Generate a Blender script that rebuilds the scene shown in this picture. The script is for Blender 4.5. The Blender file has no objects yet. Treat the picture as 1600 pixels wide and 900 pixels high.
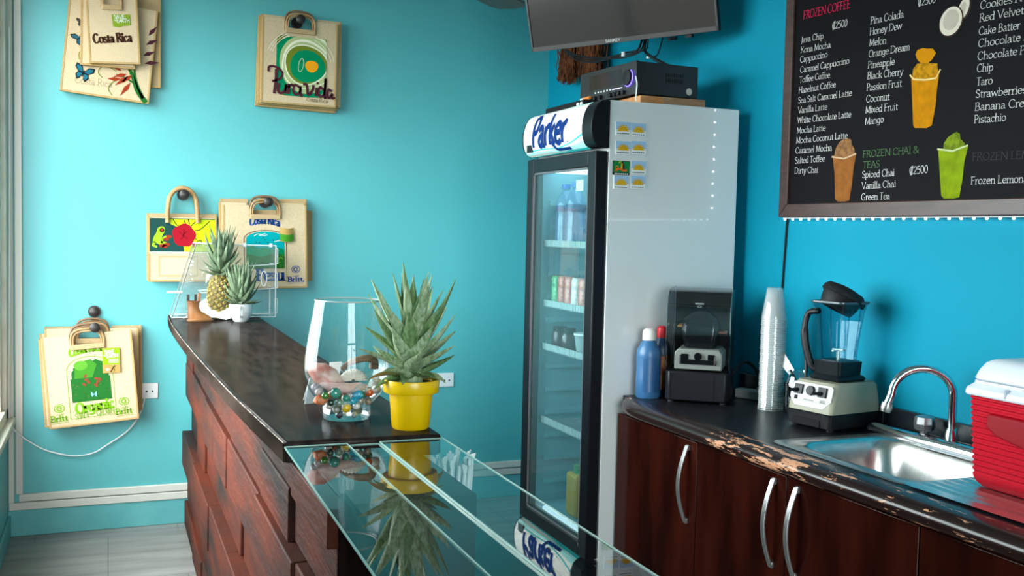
import bpy, math, random
from mathutils import Vector, Matrix
random.seed(7)
PI = math.pi
sc = bpy.context.scene
col = sc.collection
V = Vector

# ---------------------------------------------------------------- camera, sky, exposure
H, D, XR, XL, YF, ZC = 1.45, 5.1, 2.2246, -0.425, -1.7, 2.85
F, YAW, PITCH, ROLL = 1581.4, 0.380255, -0.0553588, 0.0226725
_fw = V((math.sin(YAW) * math.cos(PITCH), math.cos(YAW) * math.cos(PITCH), math.sin(PITCH)))
_r0 = V((math.cos(YAW), -math.sin(YAW), 0)); _u0 = _r0.cross(_fw)
_r = _r0 * math.cos(ROLL) + _u0 * math.sin(ROLL); _u = -_r0 * math.sin(ROLL) + _u0 * math.cos(ROLL)
CAM = V((0, 0, H))
def at(px, py, axis, val):
    d = (_r * (px - 800) - _u * (py - 450) + _fw * F) / F
    t = (val - CAM[axis]) / d[axis]
    return CAM + d * t
cd = bpy.data.cameras.new('camera'); cam = bpy.data.objects.new('camera', cd); col.objects.link(cam)
cd.sensor_width = 36; cd.lens = F / 1600 * 36; cd.clip_start = .02
m3 = Matrix((_r, _u, -_fw)).transposed()
cam.matrix_world = Matrix.Translation(CAM) @ m3.to_4x4()
sc.camera = cam
sc.view_settings.view_transform = 'Standard'; sc.view_settings.look = 'None'
sc.view_settings.gamma = 1; sc.view_settings.use_curve_mapping = False
sc.view_settings.exposure = 0.0
sc.cycles.use_denoising = True
sc.cycles.max_bounces = 14; sc.cycles.transparent_max_bounces = 40; sc.cycles.diffuse_bounces = 5
sc.cycles.sample_clamp_indirect = 6; sc.cycles.caustics_reflective = False; sc.cycles.caustics_refractive = False

SKY = 18.0
w = bpy.data.worlds.new('sky'); sc.world = w; w.use_nodes = True
nt = w.node_tree; nt.nodes.clear()
o_ = nt.nodes.new('ShaderNodeOutputWorld'); b_ = nt.nodes.new('ShaderNodeBackground')
tc = nt.nodes.new('ShaderNodeTexCoord'); sp = nt.nodes.new('ShaderNodeSeparateXYZ'); cr = nt.nodes.new('ShaderNodeValToRGB')
cr.color_ramp.elements[0].position = .40; cr.color_ramp.elements[0].color = (.05, .047, .042, 1)
cr.color_ramp.elements[1].position = .50; cr.color_ramp.elements[1].color = (.90, .97, 1.0, 1)
mp = nt.nodes.new('ShaderNodeMath'); mp.operation = 'MULTIPLY_ADD'; mp.inputs[1].default_value = .5; mp.inputs[2].default_value = .5
nt.links.new(tc.outputs['Generated'], sp.inputs[0]); nt.links.new(sp.outputs['Z'], mp.inputs[0])
nt.links.new(mp.outputs[0], cr.inputs[0]); nt.links.new(cr.outputs[0], b_.inputs[0]); nt.links.new(b_.outputs[0], o_.inputs[0])
b_.inputs[1].default_value = SKY

def portal(name, loc, rot, sx, sy):
    l = bpy.data.lights.new(name, 'AREA'); l.shape = 'RECTANGLE'; l.size = sx; l.size_y = sy
    l.cycles.is_portal = True
    o = bpy.data.objects.new(name, l); col.objects.link(o); o.location = loc; o.rotation_euler = rot
# sky portals in the window opening on the left and the shop front behind the camera
portal('sky_portal', (XL - .11, 3.68, 1.59), (0, -PI / 2, 0), 2.06, 2.76)
portal('sky_portal', (.45, YF - .1, 1.3), (PI / 2, 0, 0), 1.6, 2.6)

# ---------------------------------------------------------------- materials
MATS = {}
def mat(name, c, rough=.5, metal=0, spec=.5, coat=0, coat_r=.1, noise=None, c2=None, bump=None, emit=None, es=1, stretch=(1, 1, 1), sub=0, detail=4, alpha=1, lo=.35, hi=.65):
    if name in MATS: return MATS[name]
    m = bpy.data.materials.new(name); m.use_nodes = True
    n = m.node_tree; p = n.nodes['Principled BSDF']
    p.inputs['Base Color'].default_value = (*c, 1); p.inputs['Roughness'].default_value = rough
    p.inputs['Metallic'].default_value = metal; p.inputs['Specular IOR Level'].default_value = spec
    p.inputs['Coat Weight'].default_value = coat; p.inputs['Coat Roughness'].default_value = coat_r
    p.inputs['Alpha'].default_value = alpha
    if emit:
        p.inputs['Emission Color'].default_value = (*emit, 1); p.inputs['Emission Strength'].default_value = es
    if noise or bump:
        t = n.nodes.new('ShaderNodeTexCoord'); mpg = n.nodes.new('ShaderNodeMapping'); mpg.inputs['Scale'].default_value = stretch
        n.links.new(t.outputs['Object'], mpg.inputs[0])
    if noise:
        x = n.nodes.new('ShaderNodeTexNoise'); x.inputs['Scale'].default_value = noise; x.inputs['Detail'].default_value = detail
        r = n.nodes.new('ShaderNodeValToRGB'); r.color_ramp.elements[0].color = (*c, 1); r.color_ramp.elements[1].color = (*(c2 or c), 1)
        r.color_ramp.elements[0].position = lo; r.color_ramp.elements[1].position = hi
        n.links.new(mpg.outputs[0], x.inputs[0]); n.links.new(x.outputs[0], r.inputs[0]); n.links.new(r.outputs[0], p.inputs['Base Color'])
    if bump:
        x = n.nodes.new('ShaderNodeTexNoise'); x.inputs['Scale'].default_value = bump[0]; x.inputs['Detail'].default_value = 3
        b = n.nodes.new('ShaderNodeBump'); b.inputs['Strength'].default_value = bump[1]; b.inputs['Distance'].default_value = .01
        n.links.new(mpg.outputs[0], x.inputs[0]); n.links.new(x.outputs[0], b.inputs['Height']); n.links.new(b.outputs[0], p.inputs['Normal'])
    MATS[name] = m
    return m

def clear(name, tint=(1, 1, 1), f0=.05, fmax=.9, rough=.01, power=4, haze=0, hazec=(1, 1, 1)):
    """thin clear sheet or shell: see-through straight on, mirror-like at a glancing angle"""
    if name in MATS: return MATS[name]
    m = bpy.data.materials.new(name); m.use_nodes = True
    n = m.node_tree; n.nodes.clear()
    o = n.nodes.new('ShaderNodeOutputMaterial'); tr = n.nodes.new('ShaderNodeBsdfTransparent'); tr.inputs[0].default_value = (*tint, 1)
    gl = n.nodes.new('ShaderNodeBsdfGlossy'); gl.inputs['Roughness'].default_value = rough
    lw = n.nodes.new('ShaderNodeLayerWeight'); lw.inputs[0].default_value = .5
    pw = n.nodes.new('ShaderNodeMath'); pw.operation = 'POWER'; pw.inputs[1].default_value = power
    ma = n.nodes.new('ShaderNodeMath'); ma.operation = 'MULTIPLY_ADD'; ma.inputs[1].default_value = fmax - f0; ma.inputs[2].default_value = f0
    mx = n.nodes.new('ShaderNodeMixShader')
    n.links.new(lw.outputs['Facing'], pw.inputs[0]); n.links.new(pw.outputs[0], ma.inputs[0]); n.links.new(ma.outputs[0], mx.inputs[0])
    n.links.new(gl.outputs[0], mx.inputs[2])
    if haze:
        df = n.nodes.new('ShaderNodeBsdfDiffuse'); df.inputs[0].default_value = (*hazec, 1)
        m2 = n.nodes.new('ShaderNodeMixShader'); m2.inputs[0].default_value = haze
        n.links.new(tr.outputs[0], m2.inputs[1]); n.links.new(df.outputs[0], m2.inputs[2]); n.links.new(m2.outputs[0], mx.inputs[1])
    else:
        n.links.new(tr.outputs[0], mx.inputs[1])
    n.links.new(mx.outputs[0], o.inputs[0]); MATS[name] = m
    return m

M_wall = mat('turquoise_paint', (.074, .405, .425), .46, spec=.85, noise=1.3, c2=(.082, .43, .45), bump=(240, .05))
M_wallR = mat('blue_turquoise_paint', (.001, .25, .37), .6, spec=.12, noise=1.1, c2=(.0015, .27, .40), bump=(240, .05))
M_ceil = mat('ceiling_white', (.78, .76, .72), .8)
M_white = mat('white_plastic', (.80, .81, .80), .35)
M_offwhite = mat('raceway_plastic', (.66, .64, .58), .45)
M_alu = mat('window_aluminium', (.62, .58, .48), .45, noise=9, c2=(.72, .69, .60))
M_black = mat('black_plastic', (.006, .006, .008), .4, spec=.25)
M_blackm = mat('matt_black', (.005, .005, .006), .7, spec=.2)
M_rubber = mat('black_rubber', (.008, .008, .010), .6, spec=.25)
M_chrome = mat('chrome', (.75, .76, .78), .12, metal=1)
M_steel = mat('brushed_steel', (.62, .60, .57), .28, metal=1, noise=30, c2=(.70, .69, .67), stretch=(1, 8, 1))
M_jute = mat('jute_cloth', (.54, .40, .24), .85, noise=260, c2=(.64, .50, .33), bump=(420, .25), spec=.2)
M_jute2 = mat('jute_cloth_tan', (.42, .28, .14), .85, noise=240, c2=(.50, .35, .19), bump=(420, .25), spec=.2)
M_bind = mat('jute_binding', (.42, .26, .10), .85, noise=200, c2=(.52, .34, .15), bump=(500, .3), spec=.2)
M_cane = mat('cane', (.38, .20, .08), .4, noise=25, c2=(.50, .30, .13), spec=.4)
M_cane2 = mat('dark_cane', (.16, .08, .04), .4, noise=25, c2=(.26, .14, .07), spec=.4)
M_knob = mat('dark_wood_knob', (.022, .016, .014), .4)
M_leaf = mat('pineapple_leaf', (.10, .20, .085), .5, noise=22, c2=(.22, .33, .17), bump=(90, .15), stretch=(1, 1, .25), spec=.4)
M_leaf2 = mat('pineapple_leaf_dark', (.055, .11, .055), .5, noise=22, c2=(.14, .22, .12), stretch=(1, 1, .25), spec=.4)
M_dry = mat('dry_leaf', (.36, .22, .08), .7, noise=30, c2=(.24, .25, .10))
M_glass = clear('clear_glass', (.96, .985, .975), .06, .85)
M_table = clear('table_glass', (.90, .96, .94), .08, 1.0, power=3.6)
M_edge = mat('glass_edge', (.42, .62, .56), .15, spec=.8)
M_acryl = clear('clear_acrylic', (.95, .97, .97), .10, .8, haze=.07, hazec=(.9, .95, .95))
M_acryledge = mat('acrylic_edge', (.82, .86, .86), .2, spec=.7)
M_paper = mat('white_paper', (.90, .90, .90), .6)
def ink(name, c): return mat('ink_' + name, c, .7, spec=.06)

# ---------------------------------------------------------------- mesh helpers
def crom(pts, n=6, closed=False):
    pts = [V(p) for p in pts]; out = []
    m = len(pts)
    segs = m if closed else m - 1
    for i in range(segs):
        p1, p2 = pts[i], pts[(i + 1) % m]
        p0 = pts[i - 1] if (i > 0 or closed) else p1 * 2 - p2
        p3 = pts[(i + 2) % m] if (i + 2 < m or closed) else p2 * 2 - p1
        for k in range(n):
            t = k / n
            out.append(.5 * ((2 * p1) + (p2 - p0) * t + (2 * p0 - 5 * p1 + 4 * p2 - p3) * t * t + (3 * p1 - p0 - 3 * p2 + p3) * t ** 3))
    if not closed: out.append(pts[-1])
    return out

class MB:
    def __init__(s): s.v = []; s.f = []; s.m = []; s.mats = []; s.M = None
    def _mi(s, mt):
        if mt is None: return 0
        if mt not in s.mats: s.mats.append(mt)
        return s.mats.index(mt)
    def add(s, vs, fs, mt=None):
        b = len(s.v); k = s._mi(mt)
        for p in vs:
            p = V(p); s.v.append(s.M @ p if s.M is not None else p)
        for f in fs: s.f.append([b + i for i in f]); s.m.append(k)
        return s
    def box(s, x0, x1, y0, y1, z0, z1, mt=None):
        return s.add([(x0, y0, z0), (x1, y0, z0), (x1, y1, z0), (x0, y1, z0), (x0, y0, z1), (x1, y0, z1), (x1, y1, z1), (x0, y1, z1)],
                     [(0, 3, 2, 1), (4, 5, 6, 7), (0, 1, 5, 4), (1, 2, 6, 5), (2, 3, 7, 6), (3, 0, 4, 7)], mt)
    def prism(s, poly, a, b, axis=2, mt=None):
        """poly of 2-D points extruded along axis from a to b"""
        n = len(poly)
        def P(p, h): return (p[0], p[1], h) if axis == 2 else ((p[0], h, p[1]) if axis == 1 else (h, p[0], p[1]))
        vs = [P(p, a) for p in poly] + [P(p, b) for p in poly]
        fs = [list(range(n))[::-1], list(range(n, 2 * n))] + [(i, (i + 1) % n, n + (i + 1) % n, n + i) for i in range(n)]
        return s.add(vs, fs, mt)
    def loft(s, rings, closed=True, cap=True, mt=None):
        n = len(rings[0]); vs = [p for r in rings for p in r]; fs = []
        for i in range(len(rings) - 1):
            for j in range(n if closed else n - 1):
                k = (j + 1) % n
                fs.append((i * n + j, i * n + k, (i + 1) * n + k, (i + 1) * n + j))
        if cap and closed:
            fs.append(list(range(n))[::-1]); fs.append([(len(rings) - 1) * n + j for j in range(n)])
        return s.add(vs, fs, mt)
    def tube(s, path, r, n=8, cap=True, mt=None, flat=1):
        path = [V(p) for p in path]; rings = []
        prev = None
        for i, p in enumerate(path):
            t = (path[min(i + 1, len(path) - 1)] - path[max(i - 1, 0)])
            if t.length < 1e-9: t = V((0, 0, 1))
            t.normalize()
            if prev is None:
                a = V((0, 0, 1)) if abs(t.z) < .9 else V((1, 0, 0))
                a = (a - t * a.dot(t)).normalized()
            else:
                a = prev - t * prev.dot(t)
                a = a.normalized() if a.length > 1e-6 else V((1, 0, 0))
            prev = a; b = t.cross(a)
            rr = r[i] if isinstance(r, (list, tuple)) else r
            rings.append([p + a * (math.cos(2 * PI * k / n) * rr) + b * (math.sin(2 * PI * k / n) * rr * flat) for k in range(n)])
        return s.loft(rings, True, cap, mt)
    def lathe(s, prof, c=(0, 0, 0), n=32, cap=True, mt=None, sx=1, sy=1):
        rings = [[(c[0] + math.cos(2 * PI * k / n) * r * sx, c[1] + math.sin(2 * PI * k / n) * r * sy, c[2] + z) for k in range(n)] for r, z in prof]
        return s.loft(rings, True, cap, mt)
    def sphere(s, c, r, n=12, mt=None, sc=(1, 1, 1)):
        rings = []
        for i in range(1, n):
            a = PI * i / n - PI / 2
            rings.append([(c[0] + math.cos(2 * PI * k / (2 * n)) * math.cos(a) * r * sc[0], c[1] + math.sin(2 * PI * k / (2 * n)) * math.cos(a) * r * sc[1], c[2] + math.sin(a) * r * sc[2]) for k in range(2 * n)])
        return s.loft(rings, True, True, mt)
    def grid(s, fn, nu, nv, mt=None):
        vs = [fn(i / nu, j / nv) for j in range(nv + 1) for i in range(nu + 1)]
        return s.add(vs, [(j * (nu + 1) + i, j * (nu + 1) + i + 1, (j + 1) * (nu + 1) + i + 1, (j + 1) * (nu + 1) + i) for j in range(nv) for i in range(nu)], mt)
    def obj(s, name, mt=None, parent=None, bevel=0, seg=2, smooth=35, world=False, solid=0, subsurf=0):
        vs = s.v
        if parent is not None and world:
            inv = parent.get_mat().inverted() if hasattr(parent, 'get_mat') else WM[parent.name].inverted()
            vs = [inv @ p for p in vs]
        me = bpy.data.meshes.new(name); me.from_pydata([tuple(p) for p in vs], [], s.f)
        ms = s.mats if s.mats else [mt]
        for q in ms: me.materials.append(q)
        if len(ms) > 1: me.polygons.foreach_set('material_index', s.m)
        me.update()
        if smooth:
            me.polygons.foreach_set('use_smooth', [True] * len(me.polygons)); me.set_sharp_from_angle(angle=math.radians(smooth))
        o = bpy.data.objects.new(name, me); col.objects.link(o)
        if parent is not None:
            o.parent = parent; WM[o.name] = WM[parent.name]
        else: WM[o.name] = Matrix.Identity(4)
        if solid:
            q = o.modifiers.new('solid', 'SOLIDIFY'); q.thickness = solid; q.offset = 0
        if bevel:
            q = o.modifiers.new('bevel', 'BEVEL'); q.width = bevel; q.segments = seg; q.limit_method = 'ANGLE'; q.angle_limit = math.radians(40)
        if subsurf:
            q = o.modifiers.new('sub', 'SUBSURF'); q.levels = subsurf; q.render_levels = subsurf
        return o
WM = {}
def tag(o, label, cat, group=None):
    o['label'] = label; o['category'] = cat
    if group: o['group'] = group
    return o
def thing(name, label, cat, loc=(0, 0, 0), rot=(0, 0, 0), group=None):
    o = bpy.data.objects.new(name, None); col.objects.link(o)
    o.location = loc; o.rotation_euler = rot; o.empty_display_size = .05
    from mathutils import Euler
    WM[o.name] = Matrix.Translation(V(loc)) @ Euler(rot).to_matrix().to_4x4()
    return tag(o, label, cat, group)
def struct(o): o['kind'] = 'structure'; return o
def dup(root, loc, rot=None, label=None, group=None):
    r = root.copy(); col.objects.link(r); r.location = loc
    if rot is not None: r.rotation_euler = rot
    if label: r['label'] = label
    if group: r['group'] = group
    for ch in list(root.children):
        c = ch.copy(); col.objects.link(c); c.parent = r
        for g in list(ch.children):
            d = g.copy(); col.objects.link(d); d.parent = c
    return r

# ---------------------------------------------------------------- lettering: skeleton strokes swept by a pen
G = {}
def _g(ch, adv, spec):
    st = []
    for part in spec.split(';'):
        part = part.strip()
        if not part: continue
        k, nums = part[0], [float(q) for q in part[1:].split()]
        st.append((k, [(nums[i], nums[i + 1]) for i in range(0, len(nums), 2)]))
    G[ch] = (adv, st)
_g('a', .50, 'c .07 .48 .2 .62 .35 .52 .37 .3 .38 .1 .44 .0 .5 .05; c .37 .36 .15 .3 .05 .15 .14 0 .3 .06 .37 .2')
_g('b', .57, 'l .1 1 .1 .02; c .1 .42 .25 .6 .44 .53 .5 .3 .42 .06 .25 0 .1 .1')
_g('c', .49, 'c .44 .5 .3 .62 .12 .53 .05 .3 .14 .06 .3 0 .45 .1')
_g('d', .57, 'l .46 1 .46 0; c .46 .5 .28 .62 .1 .53 .05 .3 .12 .06 .26 0 .46 .16')
_g('e', .51, 'l .06 .34 .46 .35; c .46 .35 .42 .54 .27 .62 .11 .53 .05 .3 .14 .06 .3 0 .46 .1')
_g('f', .33, 'c .42 .93 .32 1 .19 .92 .15 .72 .15 .4; l .15 .5 .15 0; l .03 .6 .33 .6')
_g('g', .55, 'c .45 .52 .26 .62 .1 .54 .05 .32 .12 .1 .26 .03 .45 .18; c .45 .62 .45 .2 .43 -.12 .33 -.28 .18 -.3 .06 -.2')
_g('h', .57, 'l .1 1 .1 0; c .1 .42 .22 .58 .36 .6 .45 .48 .46 .3; l .46 .36 .46 0')
_g('i', .25, 'l .12 .62 .12 0; d .12 .86')
_g('k', .52, 'l .1 1 .1 0; l .12 .26 .43 .62; l .2 .36 .5 0')
_g('l', .25, 'l .12 1 .12 0')
_g('m', .82, 'l .1 .62 .1 0; c .1 .42 .2 .58 .33 .6 .4 .48 .41 .3; l .41 .36 .41 0; c .41 .42 .5 .58 .63 .6 .71 .48 .72 .3; l .72 .36 .72 0')
_g('n', .57, 'l .1 .62 .1 0; c .1 .42 .22 .58 .36 .6 .45 .48 .46 .3; l .46 .36 .46 0')
_g('o', .55, 'o .275 .31 .225 .31')
_g('p', .57, 'l .1 .62 .1 -.32; c .1 .42 .25 .6 .44 .53 .5 .3 .42 .06 .25 0 .1 .1')
_g('r', .38, 'l .1 .62 .1 0; c .1 .38 .2 .56 .3 .62 .39 .57')
_g('s', .42, 'c .36 .52 .22 .62 .08 .53 .1 .39 .25 .31 .37 .2 .36 .06 .21 0 .05 .1')
_g('t', .36, 'l .16 .82 .16 .2; c .16 .3 .18 .06 .26 0 .36 .06; l .03 .6 .34 .6')
_g('u', .57, 'l .1 .62 .1 .25; c .1 .3 .13 .07 .24 0 .38 .08 .46 .22; l .46 .62 .46 0')
_g('v', .49, 'l .04 .62 .25 0; l .25 0 .46 .62')
_g('w', .74, 'l .04 .62 .21 0; l .21 0 .37 .58; l .37 .58 .54 0; l .54 0 .71 .62')
_g('x', .49, 'l .05 .62 .43 0; l .43 .62 .05 0')
_g('y', .49, 'l .04 .62 .25 .02; l .46 .62 .2 -.2; c .2 -.2 .12 -.3 .03 -.28')
_g('z', .46, 'l .06 .6 .4 .6; l .4 .6 .05 .02; l .05 .02 .42 .02')
_g('\u00e9', .51, 'l .06 .34 .46 .35; c .46 .35 .42 .54 .27 .62 .11 .53 .05 .3 .14 .06 .3 0 .46 .1; l .24 .74 .38 .9')
_g('A', .68, 'l .02 0 .33 1; l .33 1 .65 0; l .14 .36 .52 .36')
_g('B', .60, 'l .1 0 .1 1; c .1 .99 .35 .99 .46 .78 .35 .55 .1 .53; c .1 .53 .4 .52 .53 .28 .4 .02 .1 .01')
_g('C', .70, 'c .63 .8 .46 1 .2 .92 .06 .5 .2 .08 .46 0 .65 .18')
_g('D', .76, 'l .1 0 .1 1; c .1 .99 .4 .97 .64 .78 .69 .48 .55 .12 .35 .02 .1 .01')
_g('E', .56, 'l .1 0 .1 1; l .1 .98 .48 .98; l .1 .52 .42 .52; l .1 .02 .5 .02')
_g('F', .52, 'l .1 0 .1 1; l .1 .98 .48 .98; l .1 .52 .42 .52')
_g('G', .76, 'c .63 .8 .46 1 .2 .92 .06 .5 .2 .08 .46 0 .63 .1; l .63 .42 .63 .08; l .46 .42 .7 .42')
_g('H', .72, 'l .1 0 .1 1; l .62 0 .62 1; l .1 .52 .62 .52')
_g('I', .26, 'l .13 0 .13 1')
_g('J', .28, 'c .15 1 .15 .3 .14 0 .08 -.15 -.04 -.2')
_g('K', .66, 'l .1 0 .1 1; l .1 .45 .56 1; l .24 .6 .64 0')
_g('L', .52, 'l .1 0 .1 1; l .1 .02 .48 .02')
_g('M', .86, 'l .1 0 .14 1; l .14 1 .43 .06; l .43 .06 .72 1; l .72 1 .76 0')
_g('N', .76, 'l .1 0 .1 1; l .1 1 .66 0; l .66 0 .66 1')
_g('O', .78, 'o .39 .5 .33 .5')
_g('P', .56, 'l .1 0 .1 1; c .1 .99 .35 .99 .48 .76 .38 .5 .1 .46')
_g('R', .62, 'l .1 0 .1 1; c .1 .99 .35 .99 .46 .77 .36 .54 .1 .5; l .28 .5 .6 0')
_g('S', .52, 'c .45 .84 .28 1 .09 .88 .1 .66 .27 .52 .45 .36 .44 .1 .25 0 .06 .14')
_g('T', .62, 'l .31 0 .31 1; l .03 .98 .59 .98')
_g('U', .70, 'c .1 1 .1 .4 .16 .08 .35 0 .54 .08 .6 .4 .6 1')
_g('V', .66, 'l .03 1 .33 0; l .33 0 .63 1')
_g('W', .94, 'l .03 1 .26 0; l .26 0 .47 .95; l .47 .95 .68 0; l .68 0 .91 1')
_g('Y', .62, 'l .03 1 .31 .5; l .59 1 .31 .5; l .31 .5 .31 0')
_g('Z', .60, 'l .06 .98 .54 .98; l .54 .98 .05 .02; l .05 .02 .56 .02')
_g('2', .50, 'c .06 .76 .22 .99 .42 .86 .4 .6 .24 .32 .05 .03; l .05 .03 .46 .03')
_g('5', .50, 'l .42 .98 .14 .98; l .14 .98 .1 .56; c .1 .56 .3 .6 .44 .42 .4 .12 .22 0 .05 .08')
_g('0', .52, 'o .26 .5 .2 .5')
_g('1', .32, 'l .16 0 .16 1; l .16 1 .06 .86')
_g('3', .48, 'c .06 .85 .25 1 .4 .82 .2 .54; c .2 .54 .44 .36 .38 .08 .2 0 .04 .1')
_g('\u20a1', .56, 'c .5 .8 .36 1 .16 .9 .05 .5 .16 .1 .36 0 .52 .18; l .16 -.1 .36 1.12; l .3 -.1 .5 1.12')
_g('&', .74, 'c .68 .5 .55 .2 .3 0 .08 .12 .1 .36 .36 .6 .42 .85 .28 1 .16 .86 .3 .55 .7 0')
_g('.', .2, 'd .1 .06'); _g(' ', .28, ''); _g('-', .3, 'l .04 .34 .26 .34')

PENS = {'roman': (.045, .092, 20, True), 'bold': (.11, .25, 12, True), 'sans': (.11, .11, 0, False), 'heavy': (.19, .19, 0, False),
        'thin': (.045, .045, 0, False), 'script': (.12, .15, 30, False), 'mid': (.08, .16, 15, True)}

class Decal:
    """flat colour shapes laid on a surface point(u, v, off)"""
    def __init__(s, fn, step=.0004, maxseg=None): s.fn = fn; s.mb = MB(); s.step = step; s.maxseg = maxseg
    def poly(s, pts, mt, layer=1):
        s.mb.add([s.fn(p[0], p[1], layer * s.step) for p in pts], [list(range(len(pts)))], mt); return s
    def stroke(s, pts, wd, mt, layer=1, taper=None, closed=False, pen=None):
        pts = [V((p[0], p[1])) for p in pts]
        if s.maxseg and not closed:
            q = [pts[0]]
            for b in pts[1:]:
                k = max(1, int((b - q[-1]).length / s.maxseg)); a = q[-1].copy()
                q += [a.lerp(b, (i + 1) / k) for i in range(k)]
            pts = q
        n = len(pts); L, R = [], []
        for i, p in enumerate(pts):
            if closed: t = pts[(i + 1) % n] - pts[i - 1]
            else: t = pts[min(i + 1, n - 1)] - pts[max(i - 1, 0)]
            if t.length < 1e-9: t = V((1, 0))
            t.normalize()
            ww = wd
            if pen: ww = pen[0] + (pen[1] - pen[0]) * abs(t.x * math.sin(pen[2]) - t.y * math.cos(pen[2]))
            if taper: ww *= taper(i / (n - 1))
            nn = V((-t.y, t.x)) * ww * .5
            L.append(p + nn); R.append(p - nn)
        vs = [s.fn(p.x, p.y, layer * s.step) for p in L + R]
        m = n if closed else n - 1
        s.mb.add(vs, [(i, n + i, n + (i + 1) % n, (i + 1) % n) for i in range(m)], mt); return s
    def ell(s, cx, cy, rx, ry, mt, layer=1, n=24, rot=0):
        c, q = math.cos(rot), math.sin(rot)
        return s.poly([(cx + rx * math.cos(a) * c - ry * math.sin(a) * q, cy + rx * math.cos(a) * q + ry * math.sin(a) * c) for a in [2 * PI * k / n for k in range(n)]], mt, layer)
    def rect(s, u0, u1, v0, v1, mt, layer=1, n=1):
        for i in range(n):
            a, b = v0 + (v1 - v0) * i / n, v0 + (v1 - v0) * (i + 1) / n
            s.poly([(u0, a), (u1, a), (u1, b), (u0, b)], mt, layer)
        return s
    def text(s, txt, p0, p1, h, mt, style='roman', layer=2, slant=0, arc=0, sub=4, track=0):
        """write txt from p0 to p1 (baseline points), cap height h"""
        thin, thick, ang, serif = PENS[style]; ang = math.radians(ang)
        tot = sum(G[c][0] + track for c in txt)
        p0, p1 = V(p0), V(p1); d = p1 - p0; ln = d.length; d.normalize(); nn = V((-d.y, d.x)); kx = ln / tot
        def T(x, y):
            t = x / tot
            return p0 + d * ((x + slant * y * h / kx) * kx) + nn * (y * h + arc * (1 - (2 * t - 1) ** 2))
        x0 = 0
        pen = (thin * h, thick * h, ang)
        for ch in txt:
            adv, st = G[ch]
            for k, pts in st:
                if k == 'd':
                    c = T(x0 + pts[0][0], pts[0][1]); r = thick * h * .62
                    s.ell(c.x, c.y, r, r, mt, layer, 10); continue
                if k == 'o':
                    (cx, cy), (rx, ry) = pts
                    q = [T(x0 + cx + rx * math.cos(a), cy + ry * math.sin(a)) for a in [2 * PI * j / 18 for j in range(18)]]
                    s.stroke(q, 0, mt, layer, closed=True, pen=pen); continue
                q = [V((x0 + a, b)) for a, b in pts]
                if k == 'c': q = crom(q, sub)
                s.stroke([T(a.x, a.y) for a in q], 0, mt, layer, pen=pen)
                if serif and k == 'l' and abs(pts[0][0] - pts[-1][0]) < .34 and abs(pts[0][1] - pts[-1][1]) > .3:
                    for (a, b) in (pts[0], pts[-1]):
                        if min(abs(b), abs(b - 1), abs(b - .62), abs(b + .32)) < .03:
                            e = .11 if style != 'bold' else .17
                            s.stroke([T(x0 + a - e, b), T(x0 + a + e * (1 if b < .5 else .6), b)], thin * h * 1.0, mt, layer)
            x0 += adv + track
        return s
    def obj(s, name, parent=None, world=False):
        return s.mb.obj(name, None, parent, smooth=0, world=world)
# ================================================================ THE ROOM
def floor_mat():
    m = mat('grey_wood_tile', (.30, .29, .28), .35, spec=.4)
    n = m.node_tree; p = n.nodes['Principled BSDF']
    t = n.nodes.new('ShaderNodeTexCoord'); mp = n.nodes.new('ShaderNodeMapping'); mp.inputs['Scale'].default_value = (1, 7, 1)
    x = n.nodes.new('ShaderNodeTexNoise'); x.inputs['Scale'].default_value = 2.2; x.inputs['Detail'].default_value = 8
    r = n.nodes.new('ShaderNodeValToRGB'); r.color_ramp.elements[0].position = .3; r.color_ramp.elements[1].position = .7
    r.color_ramp.elements[0].color = (.20, .18, .165, 1); r.color_ramp.elements[1].color = (.33, .305, .285, 1)
    b = n.nodes.new('ShaderNodeTexBrick'); b.inputs['Scale'].default_value = 1; b.inputs['Brick Width'].default_value = .62; b.inputs['Row Height'].default_value = .62
    b.inputs['Mortar Size'].default_value = .0025; b.inputs['Color1'].default_value = (1, 1, 1, 1); b.inputs['Color2'].default_value = (.93, .93, .93, 1); b.inputs['Mortar'].default_value = (.6, .58, .56, 1)
    mu = n.nodes.new('ShaderNodeMixRGB'); mu.blend_type = 'MULTIPLY'; mu.inputs[0].default_value = 1
    n.links.new(t.outputs['Object'], mp.inputs[0]); n.links.new(mp.outputs[0], x.inputs[0]); n.links.new(x.outputs[0], r.inputs[0])
    n.links.new(t.outputs['Object'], b.inputs[0]); n.links.new(r.outputs[0], mu.inputs[1]); n.links.new(b.outputs[0], mu.inputs[2])
    n.links.new(mu.outputs[0], p.inputs['Base Color'])
    return m
struct(MB().box(XL - .12, XR + .12, YF - .12, D + .12, -.1, 0).obj('floor', floor_mat(), smooth=0))
struct(MB().box(XL - .12, XR + .12, YF - .12, D + .12, ZC, ZC + .1).obj('ceiling', M_ceil, smooth=0))
struct(MB().box(XL - .12, XR + .12, D, D + .12, 0, ZC).obj('wall_back', M_wall, smooth=0))
struct(MB().box(XR, XR + .12, YF, D, 0, ZC).obj('wall_right', M_wallR, smooth=0))
WY0, WY1, WZ0, WZ1 = 2.3, 5.06, .56, 2.62
wl = MB()
wl.box(XL - .12, XL, YF, WY0, 0, ZC); wl.box(XL - .12, XL, WY1, D, 0, ZC)
wl.box(XL - .12, XL, WY0, WY1, 0, WZ0); wl.box(XL - .12, XL, WY0, WY1, WZ1, ZC)
struct(wl.obj('wall_left', M_wall, smooth=0))
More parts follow.
